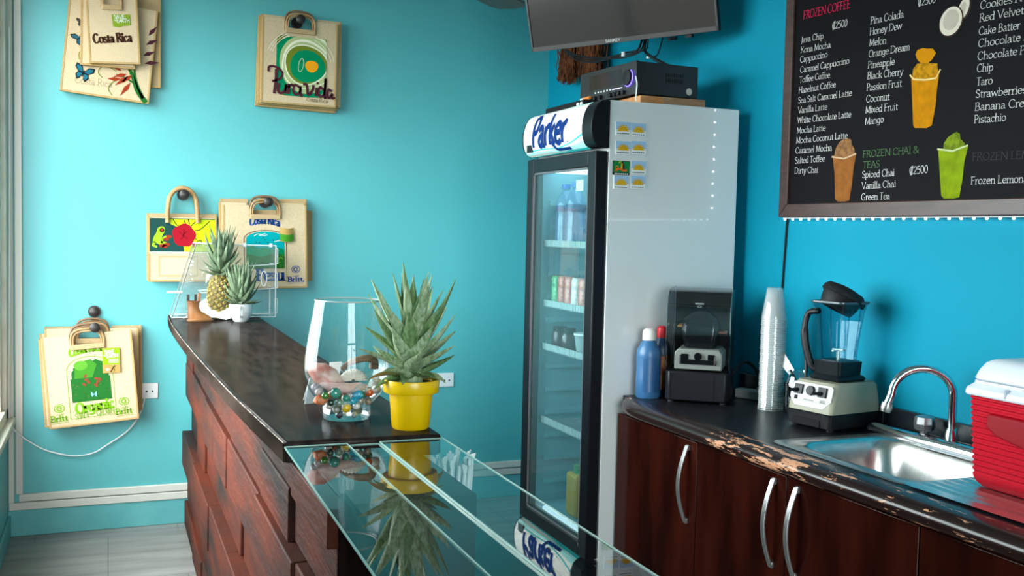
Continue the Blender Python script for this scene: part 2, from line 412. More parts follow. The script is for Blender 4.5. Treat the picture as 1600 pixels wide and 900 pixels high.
# window 1: long aluminium shop window on the left
wf = MB()
wf.box(XL - .08, XL + .006, WY0, WY1, WZ0, WZ0 + .05); wf.box(XL - .08, XL + .006, WY0, WY1, WZ1 - .05, WZ1)
for y in (WY0 + .025, 3.7):
    wf.box(XL - .08, XL + .006, y - .025, y + .025, WZ0, WZ1)
wf.box(XL - .08, XL + .006, 4.975, WY1, WZ0, WZ1); wf.box(XL - .07, XL - .012, 4.90, 4.975, WZ0, WZ1)
win = struct(wf.obj('window_1', M_alu, bevel=.003))
o = MB().box(XL - .047, XL - .043, WY0, WY1, WZ0, WZ1).obj('pane', M_glass, win); o['kind'] = 'structure'
o = MB().box(XL - .1, XL + .035, WY0, WY1, WZ0 - .03, WZ0).obj('sill', M_alu, win, bevel=.004); o['kind'] = 'structure'
# shop front behind the camera
wb = MB(); ox0, ox1, oz = -.36, 1.26, 2.6
wb.box(XL - .12, ox0, YF - .12, YF, 0, ZC); wb.box(ox1, XR + .12, YF - .12, YF, 0, ZC); wb.box(ox0, ox1, YF - .12, YF, oz, ZC)
struct(wb.obj('wall_front', M_wall, smooth=0))
df = MB()
for x in (ox0 + .03, .45, ox1 - .03): df.box(x - .03, x + .03, YF - .08, YF - .02, 0, oz)
df.box(ox0, ox1, YF - .08, YF - .02, oz - .06, oz); df.box(ox0, ox1, YF - .08, YF - .02, 0, .1); df.box(ox0, ox1, YF - .08, YF - .02, 2.05, 2.11)
dr = struct(df.obj('door_1', M_alu, bevel=.003))
o = MB().box(ox0, ox1, YF - .052, YF - .048, 0, oz).obj('pane', M_glass, dr); o['kind'] = 'structure'
# skirting along the back wall
M_skirt = mat('skirting_paint', (.10, .40, .42), .45, noise=5, c2=(.14, .47, .48), bump=(30, .1))
struct(MB().box(XL, XR, D - .012, D, 0, .122).obj('baseboard_back', M_skirt, bevel=.003))
struct(MB().box(XL, XL + .012, YF, D - .012, 0, .10).obj('baseboard_left', M_wall, bevel=.003))
# plastic cable ducts: a double run along the bottom and up the left corner
tr = MB()
tr.box(XL + .004, XR - .005, D - .018, D - .0005, .122, .158); tr.box(XL + .045, XR - .005, D - .02, D - .0005, .162, .197)
struct(tr.obj('trim_1', M_offwhite, bevel=.003))
tr = MB()
tr.box(XL + .003, XL + .026, D - .02, D - .0005, .158, ZC - .01); tr.box(XL + .032, XL + .062, D - .018, D - .0005, .197, ZC - .01)
struct(tr.obj('trim_2', M_offwhite, bevel=.003))

# ceiling fan (one blade tip shows under the top edge of the photograph)
fan = thing('ceiling_fan', 'dark brown ceiling fan with one blade tip beside the television', 'fan', (.62, 2.72, ZC))
M_fan = mat('fan_brown', (.06, .045, .03), .5, noise=20, c2=(.09, .065, .04), stretch=(1, 8, 1))
MB().lathe([(.06, -.03), (.07, 0)], n=20).obj('canopy', M_fan, fan)
MB().tube([(0, 0, -.02), (0, 0, -.46)], .012).obj('rod', M_fan, fan)
MB().lathe([(.03, -.62), (.10, -.60), (.13, -.56), (.13, -.50), (.08, -.45), (.03, -.44)], n=28).obj('motor', M_fan, fan)
a0 = math.atan2(3.41 - 2.72, 1.345 - .62)
for k in range(3):
    a = a0 + k * 2 * PI / 3; mb = MB(); mb.M = Matrix.Rotation(a, 4, 'Z')
    pts = [(.12, -.035), (.3, -.055), (.93, -.075), (.985, -.05), (1.0, .0), (.985, .05), (.93, .065), (.3, .055), (.12, .035)]
    mb.prism(pts, -.606, -.597); mb.obj('blade', M_fan, fan, bevel=.003)

# ================================================================ THE BAR
M_top = mat('bar_top_dark', (.014, .010, .009), .26, noise=6, c2=(.038, .024, .020), stretch=(6, 1, 1), bump=(14, .10), spec=0, coat=.22, coat_r=.16)
M_topedge = mat('bar_top_edge', (.016, .012, .010), .7, noise=5, c2=(.048, .033, .026), spec=0, stretch=(1, .4, 2))
M_chip = mat('bar_edge_chipped', (.42, .33, .25), .8, noise=34, c2=(.06, .045, .035), lo=.42, hi=.58)
bar = thing('bar_counter', 'long dark bar counter clad in reddish brown boards', 'counter', (.5, 3.5, 0))
ZB = 1.02
slab = [(.268, D - .004), (.258, 4.6), (.268, 3.7), (.296, 2.7), (.329, 2.03), (.655, 2.022), (.66, 3.4), (.668, D - .004)]
MB().prism(slab, ZB - .045, ZB, mt=None).obj('bar_top', M_top, bar, world=True, bevel=.006)
edge = crom([(.266, D - .01), (.2555, 4.6), (.2655, 3.7), (.2935, 2.7), (.3265, 2.03)], 10)
MB().loft([[(p.x, p.y, ZB - .004), (p.x - .0015, p.y, ZB - .008), (p.x - .0015, p.y, ZB - .04), (p.x + .003, p.y, ZB - .043), (p.x + .003, p.y, ZB - .006)] for p in edge]).obj('edge_band', M_topedge, bar, world=True)
MB().tube([(p.x - .0004, p.y, ZB - .002) for p in edge], .0014, n=6).obj('chipped_edge', M_chip, bar, world=True)
M_core = mat('bar_core', (.018, .014, .012), .7)
MB().box(.385, .62, 1.70, D - .03, 0, ZB - .046).obj('carcass', M_core, bar, world=True)
M_plank = mat('bar_boards', (.024, .016, .0145), .55, noise=3.5, c2=(.098, .022, .012), stretch=(1, .5, 2.2), bump=(26, .35), spec=.04, detail=8)
def wall_boards():
    mb = MB(); rnd = random.Random(3)
    rows = [0, .12, .29, .46, .62, .79, .905, ZB - .047]
    outs = [.030, .012, .036, .006, .028, .012, .022]
    for i in range(len(rows) - 1):
        y = D - .03 - rnd.random() * .3; y1 = D - .03
        while y1 > 1.69:
            y0 = max(1.685, y1 - rnd.choice((.42, .55, .7, .36)))
            if y0 - 1.685 < .12: y0 = 1.685
            ex = outs[i] + rnd.uniform(-.010, .010)
            wob = rnd.uniform(-.006, .006)
            mb.box(.383 - .012 - ex, .384, y0 + .0015, y1 - .0015, rows[i] + .0015 + (wob if i else 0), rows[i + 1] - .0015)
            y1 = y0
    return mb
wall_boards().obj('board_cladding', M_plank, bar, world=True, bevel=.004)

# glass display case that continues the bar towards the camera
case = thing('display_case', 'glass topped display case joined to the near end of the bar', 'display case', (.48, 1.2, 0))
M_case = mat('case_dark_wood', (.003, .002, .002), .7, noise=8, c2=(.008, .004, .003), spec=0)
mb = MB(); mb.box(.375, .64, .30, 1.68, 0, .60); mb.obj('cabinet', M_case, case, world=True, bevel=.004)
mb = MB(); mb.box(.375, .64, .30, 1.70, .60, .622); mb.obj('deck', mat('case_deck', (.03, .05, .05), .25), case, world=True)
TZ = 1.006
def pane(x0, x1, x0b, x1b, z, name):
    # a long sheet of glass; far end at y 2.018, near end at y .28
    g = MB(); ya, yb = 2.018, .28
    g.add([(x0, ya, z), (x1, ya, z), (x1b, yb, z), (x0b, yb, z)], [(0, 1, 2, 3)])
    o = g.obj(name, M_table, case, world=True, smooth=0)
    e = MB(); t = .0028
    def bar4(a, b, wdt):
        a, b = V(a), V(b); d = (b - a).normalized(); nn = V((-d.y, d.x, 0)) * wdt
        e.loft([[a - nn + V((0, 0, -t)), a + nn + V((0, 0, -t)), a + nn + V((0, 0, t * .3)), a - nn + V((0, 0, t * .3))],
                [b - nn + V((0, 0, -t)), b + nn + V((0, 0, -t)), b + nn + V((0, 0, t * .3)), b - nn + V((0, 0, t * .3))]])
    bar4((x0, ya, z), (x0b, yb, z), .0009); bar4((x1, ya, z), (x1b, yb, z), .0009); bar4((x0, ya, z), (x1, ya, z), .0012)
    q = e.obj('polished_edge', M_edge, case, world=True); q.parent = o; return o
pane(.327, .452, .297, .452, TZ + .006, 'glass_top')
pane(.4545, .518, .4545, .524, TZ + .002, 'glass_top')
pane(.5205, .657, .5265, .657, TZ + .006, 'glass_top')
g = MB(); g.add([(.368, 1.672, .0), (.352, .30, .0), (.352, .30, TZ - .004), (.368, 1.672, TZ - .004)], [(0, 1, 2, 3)]); g.obj('side_panel', M_case, case, world=True, smooth=0, solid=.01)
MB().box(.60, .70, .3, 2.0, .66, .665).obj('ledge', mat('dark_ledge', (.02, .02, .02), .5), case, world=True)

# narrow work shelf fixed behind the bar
shelf = thing('back_shelf', 'narrow dark shelf fixed to the back of the bar under glass top', 'shelf', (.74, 1.9, .72))
MB().box(.641, .83, 1.3, 2.3, .715, .740).obj('board', mat('shelf_laminate', (.012, .06, .06), .35), shelf, world=True, bevel=.002)
for y in (1.5, 2.15): MB().prism([(.641, .715), (.80, .715), (.655, .60), (.641, .60)], y - .01, y + .01, axis=1).obj('bracket', M_black, shelf, world=True)
cupst = thing('straw_cup', 'clear plastic cup holding wrapped straws on the shelf behind the bar', 'cup', (.682, 2.035, .740))
M_frost = clear('frosted_cup', (.9, .95, .95), .08, .6, rough=.15, haze=.35, hazec=(.8, .85, .86))
MB().lathe([(.042, .001), (.052, .085), (.054, .087)], n=28, cap=False).obj('wall', M_frost, cupst)
MB().lathe([(.0, .002), (.042, .0025)], n=28, cap=False).obj('base', M_frost, cupst)
rs = random.Random(5)
straw_labels = []
k = 0; first = None
for ring, (rad, n) in enumerate(((.005, 3), (.020, 9), (.033, 14), (.042, 18))):
    for i in range(n):
        a = 2 * PI * i / n + ring * .4; rr = rad + rs.uniform(-.002, .002)
        h = .205 + rs.uniform(-.016, .014)
        mb = MB()
        p0 = V((rr * .75 * math.cos(a), rr * .75 * math.sin(a), .006)); p1 = V((rr * 1.08 * math.cos(a + .08), rr * 1.08 * math.sin(a + .08), h))
        q = [p0, p0.lerp(p1, .5), p0.lerp(p1, .9), p1]
        mb.tube(q, [.0042, .0044, .0044, .0036], n=6)
        nrm = V((math.cos(a * 3), math.sin(a * 3), 0))
        # flattened paper end
        mb.loft([[p1 + nrm * .003, p1 - nrm * .003 + V((0, 0, .0004))], [p1 + nrm * .0055 + V((0, 0, .009)), p1 - nrm * .0055 + V((0, 0, .009))], [p1 + nrm * .006 + V((.002, .001, .019)), p1 - nrm * .004 + V((0, 0, .016))]], closed=False, cap=False)
        o = mb.obj('drinking_straw', M_paper); o.location = (.682, 2.035, .740)
        tag(o, 'white paper wrapped straw standing in the clear cup behind the bar', 'straw', 'wrapped straws in the clear cup')

# ================================================================ RIGHT COUNTER
M_cab = mat('cabinet_wood', (.010, .0022, .0017), .28, noise=2.2, c2=(.055, .009, .0045), stretch=(1, 2.2, .5), spec=0, coat=.28, coat_r=.15, detail=6)
M_cabin = mat('cabinet_inside', (.012, .004, .003), .6)
ZW = .875
M_work = mat('worktop_black', (.008, .008, .010), .30, noise=40, c2=(.014, .014, .017), spec=.22, bump=(120, .03))
# chipped edge: dark varnish over bare wood
def nose_mat():
    m = mat('worktop_edge', (.016, .007, .006), .24, spec=.3, coat=.15, coat_r=.12)
    n = m.node_tree; p = n.nodes['Principled BSDF']
    t = n.nodes.new('ShaderNodeTexCoord')
    mp = n.nodes.new('ShaderNodeMapping'); mp.inputs['Scale'].default_value = (22, 5, 26)
    x = n.nodes.new('ShaderNodeTexNoise'); x.inputs['Scale'].default_value = 2.2; x.inputs['Detail'].default_value = 9; x.inputs['Roughness'].default_value = .7
    sx = n.nodes.new('ShaderNodeSeparateXYZ'); n.links.new(t.outputs['Object'], sx.inputs[0])
    env = n.nodes.new('ShaderNodeValToRGB'); el = env.color_ramp.elements      # how worn the edge is along its length
    el[0].position = 0; el[0].color = (0, 0, 0, 1); el[1].position = 1; el[1].color = (.10, .10, .10, 1)
    for pos, v in ((.20, .10), (.36, .14), (.44, .10), (.50, .17), (.58, .24), (.66, .20), (.74, .22), (.80, .06), (.9, .0)): e_ = el.new(pos); e_.color = (v, v, v, 1)
    mr = n.nodes.new('ShaderNodeMapRange'); mr.inputs[1].default_value = -1.2; mr.inputs[2].default_value = .8
    n.links.new(sx.outputs['Y'], mr.inputs[0]); n.links.new(mr.outputs[0], env.inputs[0])
    ad = n.nodes.new('ShaderNodeMath'); ad.operation = 'ADD'
    r = n.nodes.new('ShaderNodeValToRGB'); r.color_ramp.elements[0].position = .735; r.color_ramp.elements[1].position = .75
    mix = n.nodes.new('ShaderNodeMixRGB'); mix.inputs[1].default_value = (.016, .007, .006, 1); mix.inputs[2].default_value = (.62, .30, .17, 1)
    n.links.new(t.outputs['Object'], mp.inputs[0]); n.links.new(mp.outputs[0], x.inputs[0])
    n.links.new(x.outputs[0], ad.inputs[0]); n.links.new(env.outputs[0], ad.inputs[1]); n.links.new(ad.outputs[0], r.inputs[0])
    n.links.new(r.outputs[0], mix.inputs[0]); n.links.new(mix.outputs[0], p.inputs['Base Color'])
    return m
wt = thing('worktop', 'black laminate worktop with chipped dark wooden edge along right wall', 'worktop', (1.95, 2.2, ZW - .05))
SX0, SX1, SY0, SY1 = 1.765, 2.115, 1.84, 2.315         # sink opening in the worktop
y_end, y_near = 3.192, .6
mb = MB()
# laminate: four slabs around the sink opening
xa, xb = 1.715, XR - .022
mb.box(xa, xb, SY1, y_end, ZW - .045, ZW); mb.box(xa, xb, y_near, SY0, ZW - .045, ZW)
mb.box(xa, SX0, SY0, SY1, ZW - .045, ZW); mb.box(SX1, xb, SY0, SY1, ZW - .045, ZW)
mb.obj('laminate', M_work, wt, world=True, smooth=0)
prof = [(1.7155, 0), (1.69, -.001), (1.665, -.006), (1.652, -.016), (1.648, -.028), (1.652, -.042), (1.662, -.05), (1.7155, -.052)]
ring = []
path = [(y_near, 0), (2.6, 0), (2.95, 0), (3.04, .004), (3.11, .018), (3.16, .042), (3.185, .066), (3.192, .0665)]
for y, ins in path: ring.append([(max(min(x + ins, 1.7158), x) if x < 1.7155 else x, y, ZW + z) for x, z in prof])
MB().loft(ring).obj('wooden_edge', nose_mat(), wt, world=True, smooth=50)
mb = MB(); mb.box(XR - .02, XR - .001, y_near, 3.19, ZW - .045, .945)
mb.obj('backsplash', mat('backsplash_tile', (.012, .016, .022), .25, noise=5, c2=(.02, .025, .032), spec=.6), wt, world=True, bevel=.003)
for y in (2.43, 2.05, 2.81): MB().box(XR - .0207, XR - .02, y - .0015, y + .0015, ZW, .945).obj('grout_line', mat('grout', (.10, .13, .15), .8), wt, world=True)

# base cabinets: doors at these gaps (far to near)
gaps = [3.185, 2.656, 2.212, 1.734, 1.25, .8]
cab_lab = ['dark red brown base cabinet standing beside the refrigerator', 'dark red brown base cabinet left of the paired handles',
           'dark red brown base cabinet below the sink, near of the paired handles', 'dark red brown base cabinet below the red cooler', 'dark red brown base cabinet out at the near end of worktop']
hand_y = [2.705, 2.262, 2.162, None, None]
M_handle = mat('satin_handle', (.62, .60, .60), .3, metal=.9)
for i in range(4):
    y1, y0 = gaps[i], gaps[i + 1]
    c = thing('base_cabinet', cab_lab[i], 'cabinet', (1.95, (y0 + y1) / 2, 0), group='dark wood cabinets under the worktop')
    mb = MB(); mb.box(1.712, XR - .03, y0 + .0005, y0 + .018, .09, ZW - .175); mb.box(1.712, XR - .03, y1 - .018, y1 - .0005, .09, ZW - .175); mb.box(1.712, XR - .03, y0 + .018, y1 - .018, .09, .11)
    mb.box(XR - .042, XR - .03, y0 + .018, y1 - .018, .11, ZW - .175); mb.box(1.712, 1.725, y0 + .018, y1 - .018, ZW - .09, ZW - .053); mb.box(1.75, XR - .03, y0 + .0005, y1 - .0005, 0, .09)
    mb.obj('body', M_cabin, c, world=True)
    d = MB().box(1.69, 1.711, y0 + .0025, y1 - .0025, .10, ZW - .062).obj('door', M_cab, c, world=True, bevel=.003)
    if hand_y[i]:
        hy = hand_y[i]; pts = []
        for k in range(15):
            t = k / 14; pts.append((1.69 - .006 - .030 * math.sin(PI * t), hy, .795 - t * .245))
        h = MB()
        for k, p in enumerate(pts): pass
        h.loft([[(p[0] - .003, p[1] - .008, p[2]), (p[0] - .003, p[1] + .008, p[2]), (p[0] + .003, p[1] + .008, p[2]), (p[0] + .003, p[1] - .008, p[2])] for p in pts])
        h.box(1.683, 1.69, hy - .007, hy + .007, .78, .797); h.box(1.683, 1.69, hy - .007, hy + .007, .548, .565)
        q = h.obj('handle', M_handle, c, world=True, bevel=.001); q.parent = d

# sink set into the worktop
sink = thing('kitchen_sink', 'stainless steel sink with grooved drainer set into the black worktop', 'sink', (1.95, 1.9, ZW - .15))
def rrect(x0, x1, y0, y1, r, z, n=5):
    out = []
    for cx, cy, a in ((x1 - r, y1 - r, 0), (x0 + r, y1 - r, PI / 2), (x0 + r, y0 + r, PI), (x1 - r, y0 + r, 3 * PI / 2)):
        for k in range(n + 1):
            b = a + PI / 2 * k / n; out.append((cx + r * math.cos(b), cy + r * math.sin(b), z))
    return out
z = ZW
rings = [rrect(1.735, 2.185, 1.835, 2.36, .03, z + .0015), rrect(1.738, 2.182, 1.838, 2.357, .03, z + .004),
         rrect(1.775, 2.105, 1.848, 2.305, .07, z + .003), rrect(1.780, 2.100, 1.852, 2.30, .07, z - .004), rrect(1.79, 2.09, 1.862, 2.29, .075, z - .03),
         rrect(1.80, 2.08, 1.872, 2.28, .08, z - .13), rrect(1.83, 2.05, 1.90, 2.25, .07, z - .15), rrect(1.92, 1.96, 2.05, 2.09, .02, z - .153)]
MB().loft(rings, cap=False).obj('basin', M_steel, sink, world=True, smooth=50)
mb = MB(); nrow = 46; x0, x1, ya, yb = 1.735, 2.185, 1.20, 1.838
mb.grid(lambda a, b: (x0 + (x1 - x0) * a, ya + (yb - ya) * b, z + .003 + .0022 * (math.cos(a * 2 * PI * 14) if .06 < a < .94 and b < .9 else 1)), 168, 8)
mb.obj('drainer', M_steel, sink, world=True, smooth=60)
MB().lathe([(.0, -.1515), (.02, -.152), (.03, -.149), (.032, -.1485)], (1.94, 2.07, ZW), n=20, cap=False).obj('drain', M_chrome, sink, world=True)

tap = thing('kitchen_tap', 'chrome swan neck tap with faceted knob behind the sink', 'tap', (2.15, 2.12, ZW + .004))
mb = MB(); pl = [[(x, y, zz) for x, y, _ in rrect(2.118 + i, 2.178 - i, 1.95 + i, 2.42 - i, .028 - i * .5, 0, 4)] for i, zz in ((0, .0), (0, .012), (.006, .022), (.014, .026))]
mb.loft([[(x - 2.15, y - 2.12, zz) for x, y, zz in r] for r in pl]); mb.obj('base_plate', M_chrome, tap, smooth=50)
fy = -.015
pth = [(0, fy, .02), (0, fy, .09), (0, fy, .150)]
for k in range(1, 15):
    a = PI * k / 14 * 1.0
    pth.append((-.070 + .070 * math.cos(a), fy + (.040 - .040 * math.cos(a)), .150 + .072 * math.sin(a)))
pth += [(-.144, fy + .083, .135), (-.148, fy + .086, .122)]
MB().tube(pth, .0115, n=14).obj('spout', M_chrome, tap)
MB().tube([pth[-1], (-.151, fy + .088, .108), (-.153, fy + .089, .098)], [.015, .016, .013], n=14).obj('aerator', M_steel, tap)
MB().lathe([(.02, .02), (.018, .045), (.013, .06)], (0, fy, 0), n=18).obj('collar', M_chrome, tap)
MB().lathe([(.012, .022), (.012, .035), (.026, .038), (.029, .055), (.026, .074), (.012, .078)], (0, .085, 0), n=8).obj('knob', mat('tap_knob', (.35, .35, .36), .25, metal=.8), tap, smooth=10)

# plastic ruler lying along the back of the basin
r_ = MB().box(2.088, 2.116, 1.70, 2.155, 0, .0025)
o = r_.obj('plastic_ruler', mat('clear_ruler', (.72, .73, .76), .3)); o.location = (0, 0, ZW + .0065)
tag(o, 'white plastic ruler lying along the back rim of the sink', 'ruler')
# ================================================================ REFRIGERATOR
FX0, FX1, FY0, FY1, FZ = 1.635, 2.17, 3.20, 3.83, 1.92
M_fside = mat('fridge_side_enamel', (.70, .71, .71), .35, spec=.3, coat=1, coat_r=.015)
M_fin = mat('fridge_liner', (.22, .46, .52), .35)
M_fblack = mat('fridge_black', (.006, .007, .010), .35, spec=.2)
fr = thing('display_refrigerator', 'tall white and black glass door refrigerator beside the counter', 'refrigerator', (1.9, 3.5, 0))
mb = MB()
mb.box(FX0, FX1, FY0, FY0 + .04, .05, FZ); mb.box(FX0, FX1, FY1 - .04, FY1, .05, FZ)
mb.box(FX1 - .04, FX1, FY0 + .04, FY1 - .04, .05, FZ); mb.box(FX0, FX1 - .04, FY0 + .04, FY1 - .04, 1.73, FZ); mb.box(FX0, FX1 - .04, FY0 + .04, FY1 - .04, .05, .34)
mb.obj('cabinet', M_fside, fr, world=True, bevel=.003)
mb = MB(); a, b, c, d = FX0 + .002, FX1 - .045, FY0 + .042, FY1 - .042
mb.add([(b, c, .345), (b, d, .345), (b, d, 1.728), (b, c, 1.728)], [(0, 1, 2, 3)])
mb.add([(a, c, .345), (b, c, .345), (b, c, 1.728), (a, c, 1.728)], [(0, 1, 2, 3)]); mb.add([(a, d, .345), (b, d, .345), (b, d, 1.728), (a, d, 1.728)], [(3, 2, 1, 0)])
mb.add([(a, c, .345), (a, d, .345), (b, d, .345), (b, c, .345)], [(0, 1, 2, 3)]); mb.add([(a, c, 1.728), (a, d, 1.728), (b, d, 1.728), (b, c, 1.728)], [(3, 2, 1, 0)])
for k in range(13): zz = .42 + k * .095; mb.box(a + .03, b, d - .012, d, zz, zz + .018); mb.box(a + .03, b, c, c + .012, zz, zz + .018)
mb.obj('liner', M_fin, fr, world=True, smooth=0)
for x in (1.68, 2.12):
    for y in (3.24, 3.79): MB().lathe([(.02, 0), (.02, .05)], (x, y, 0), n=12).obj('foot', M_fblack, fr, world=True)
# lit ceiling panel of the cabinet
MB().box(FX0 + .02, FX0 + .20, c + .03, d - .03, 1.69, 1.722).obj('lamp', mat('fridge_lamp', (.9, .95, 1), .4, emit=(.70, .92, 1.0), es=3.2), fr, world=True, bevel=.01)
# door
dx0, dx1, dy0, dy1, dz0, dz1 = 1.585, 1.631, 3.202, 3.826, .26, 1.742
door = MB()
sw = .062
door.box(dx0, dx1, dy0, dy0 + sw, dz0, dz1); door.box(dx0, dx1, dy1 - sw, dy1, dz0, dz1)
door.box(dx0, dx1, dy0 + sw, dy1 - sw, dz1 - .055, dz1); door.box(dx0, dx1, dy0 + sw, dy1 - sw, dz0, dz0 + .07)
do = door.obj('door', M_fblack, fr, world=True, bevel=.004)
M_fglass = clear('fridge_glass', (.72, .90, .92), .09, .85, haze=.07, hazec=(.4, .75, .78))
q = MB().add([(dx0 + .012, dy0 + sw, dz0 + .07), (dx0 + .012, dy1 - sw, dz0 + .07), (dx0 + .012, dy1 - sw, dz1 - .055), (dx0 + .012, dy0 + sw, dz1 - .055)], [(0, 1, 2, 3)]).obj('door_glass', M_fglass, fr, world=True, smooth=0); q.parent = do
mb = MB()
for y in (dy0 + sw, dy1 - sw - .008): mb.box(dx0 + .003, dx0 + .010, y, y + .008, dz0 + .07, dz1 - .055)
mb.box(dx0 + .003, dx0 + .010, dy0 + sw, dy1 - sw, dz1 - .063, dz1 - .055); mb.box(dx0 + .003, dx0 + .010, dy0 + sw, dy1 - sw, dz0 + .07, dz0 + .078)
q = mb.obj('inner_trim', mat('door_trim', (.10, .105, .11), .3), fr, world=True); q.parent = do
q = MB().box(dx0 + .0125, dx0 + .0135, 3.325, 3.385, 1.605, 1.645).obj('sticker', M_paper, fr, world=True); q.parent = do
mb = MB(); mb.box(1.60, FX0, FY0 + .01, FY1 - .01, .06, .25)
for k in range(7): mb.box(1.595, 1.60, FY0 + .05, FY1 - .05, .08 + k * .023, .09 + k * .023)
mb.obj('kick_grille', M_fblack, fr, world=True)
# lit header with a bowed sign
hp = [(1.634, 1.918), (1.605, 1.918), (1.585, 1.905), (1.570, 1.878), (1.562, 1.845), (1.561, 1.812), (1.567, 1.782), (1.580, 1.762), (1.60, 1.752), (1.634, 1.752)]
def hring(y, s=1.0): return [(1.634 - (1.634 - x) * s, y, 1.835 + (z - 1.835) * s) for x, z in hp]
MB().loft([hring(3.196), hring(3.272)]).obj('end_cap', M_fblack, fr, world=True, bevel=.003)
MB().loft([hring(3.815), hring(3.832)]).obj('end_cap', M_fblack, fr, world=True, bevel=.003)
M_sign = mat('sign_plastic', (.86, .84, .78), .25, emit=(1, .96, .86), es=.12)
def hsub(y): return [(x, y, z) for x, z in [(p.x, p.y) for p in crom([(a, b) for a, b in hp[1:9]], 8)]]
sg = MB().loft([hsub(3.272), hsub(3.815)], closed=False, cap=False).obj('sign_panel', M_sign, fr, world=True, smooth=60)
MB().loft([[(1.634, 3.272, 1.917), (1.634, 3.272, 1.753), (1.604, 3.272, 1.753), (1.604, 3.272, 1.917)], [(1.634, 3.815, 1.917), (1.634, 3.815, 1.753), (1.604, 3.815, 1.753), (1.604, 3.815, 1.917)]]).obj('sign_housing', M_fblack, fr, world=True)
sp_ = [(p.x, p.y) for p in crom([(a, b) for a, b in hp[1:9]], 8)][::-1]
SARC = sum(math.dist(sp_[i], sp_[i + 1]) for i in range(len(sp_) - 1))
def signfn(u, v, off):
    u = u / .543; v = v / SARC
    t = max(0, min(1, v)) * (len(sp_) - 1); i = min(int(t), len(sp_) - 2); f = t - i
    x = sp_[i][0] * (1 - f) + sp_[i + 1][0] * f; z = sp_[i][1] * (1 - f) + sp_[i + 1][1] * f
    d = V((x - 1.66, 0, (z - 1.835) * .7)).normalized() * (off * 2.2)
    return V((x, 3.815 - .543 * u, z)) + d
dc = Decal(signfn, maxseg=.005)
M_tl = mat('sign_teal', (.02, .52, .52), .3, emit=(.02, .6, .6), es=.25); M_tl2 = mat('sign_pale_teal', (.35, .75, .72), .3, emit=(.35, .8, .75), es=.3); M_navy = mat('sign_navy', (.002, .028, .16), .5, spec=.1)
def band(lo, hi, mt, ly, n=24):
    for i in range(n):
        a, b = i / n, (i + 1) / n
        k = 3
        for j in range(k):
            dc.poly([(x_ * .543, y_ * SARC) for x_, y_ in ((a, lo(a) + (hi(a) - lo(a)) * j / k), (b, lo(b) + (hi(b) - lo(b)) * j / k), (b, lo(b) + (hi(b) - lo(b)) * (j + 1) / k), (a, lo(a) + (hi(a) - lo(a)) * (j + 1) / k))], mt, ly)
band(lambda u: 0, lambda u: .02 + .05 * u + .34 * max(0, u - .62), M_tl, 1)
band(lambda u: .10 + .02 * math.sin(u * 6), lambda u: .17 + .02 * math.sin(u * 6) + .30 * max(0, u - .55) ** 1.2, M_tl2, 1.5)
band(lambda u: .20 + .02 * math.sin(u * 6) + .5 * max(0, u - .55) ** 1.3, lambda u: .225 + .025 * math.sin(u * 6) + .52 * max(0, u - .55) ** 1.3, M_tl, 2)
band(lambda u: 1 - .22 * max(0, u - .6), lambda u: 1, M_tl2, 1)
dc.text('Parker', (.088, .060), (.405, .062), .104, M_navy, 'heavy', 3, slant=.12)
dc.stroke([(.275, .072), (.305, .038), (.32, .032), (.425, .031)], .017, M_navy, 3)
dc.ell(.418, .062, .003, .004, M_navy, 3, 10)
dc.obj('sign_lettering', fr, world=True).parent = sg
q = MB().box(1.563, 1.572, 3.735, 3.785, 1.768, 1.803); q.M = None
q = q.obj('thermostat', M_black, fr, world=True, bevel=.001)
# wire shelves with white price rails
M_wire = mat('white_wire', (.42, .50, .50), .45)
SH = [1.40, 1.158, .982, .682]
for zz in SH:
    mb = MB(); mb.box(1.648, 1.656, c + .004, d - .004, zz - .004, zz + .020)
    for k in range(40): y = c + .012 + k * (d - c - .024) / 39; mb.box(1.6462, 1.648, y - .0015, y + .0015, zz - .008, zz + .02)
    for k in range(22): y = c + .01 + k * (d - c - .02) / 21; mb.box(1.656, b - .004, y - .0015, y + .0015, zz - .003, zz)
    for x in (1.8, 1.95, 2.1): mb.box(x - .002, x + .002, c + .004, d - .004, zz - .006, zz - .003)
    mb.obj('wire_shelf', M_wire, fr, world=True, smooth=0)

# contents
M_bluepet = clear('blue_bottle', (.45, .72, .88), .06, .6, haze=.25, hazec=(.25, .5, .75))
M_lblnavy = mat('label_navy', (.01, .035, .16), .4); M_capblue = mat('cap_blue', (.02, .13, .50), .4)
def pet(loc, lab, r=.05, h=.30, group='large water bottles in the refrigerator', cap=M_capblue):
    t = thing('water_bottle', lab, 'bottle', loc, group=group)
    MB().lathe([(0, .003), (r * .7, 0), (r, .012), (r, .1), (r * .94, .115), (r, .13), (r, .2 * h / .3), (r * .75, .235 * h / .3), (r * .33, .268 * h / .3), (.016, .28 * h / .3)], n=24).obj('body', M_bluepet, t)
    MB().lathe([(.018, .278 * h / .3), (.018, h)], n=16).obj('cap', cap, t)
    MB().lathe([(r + .001, .135), (r + .001, .195 * h / .3)], n=24, cap=False).obj('label_band', M_lblnavy, t); return t
zt = SH[0] + .001
pet((1.715, 3.755 - .03, zt), 'blue capped water bottle farthest left on the top refrigerator shelf', .042, .245)
pet((1.715, 3.63, zt), 'blue capped water bottle second from left on the top refrigerator shelf', .042, .25)
pet((1.73, 3.36, zt), 'tall blue bottle nearest the door edge on the top refrigerator shelf', .045, .255)
jug = thing('water_jug', 'large pale blue water jug behind bottles on top refrigerator shelf', 'jug', (1.90, 3.50, zt))
MB().lathe([(0, .002), (.08, 0), (.088, .02), (.088, .14), (.08, .17), (.088, .18), (.085, .2), (.05, .245), (.024, .262), (.022, .27)], n=28).obj('body', M_bluepet, jug)
MB().lathe([(.026, .262), (.026, .29)], n=18).obj('cap', M_capblue, jug)
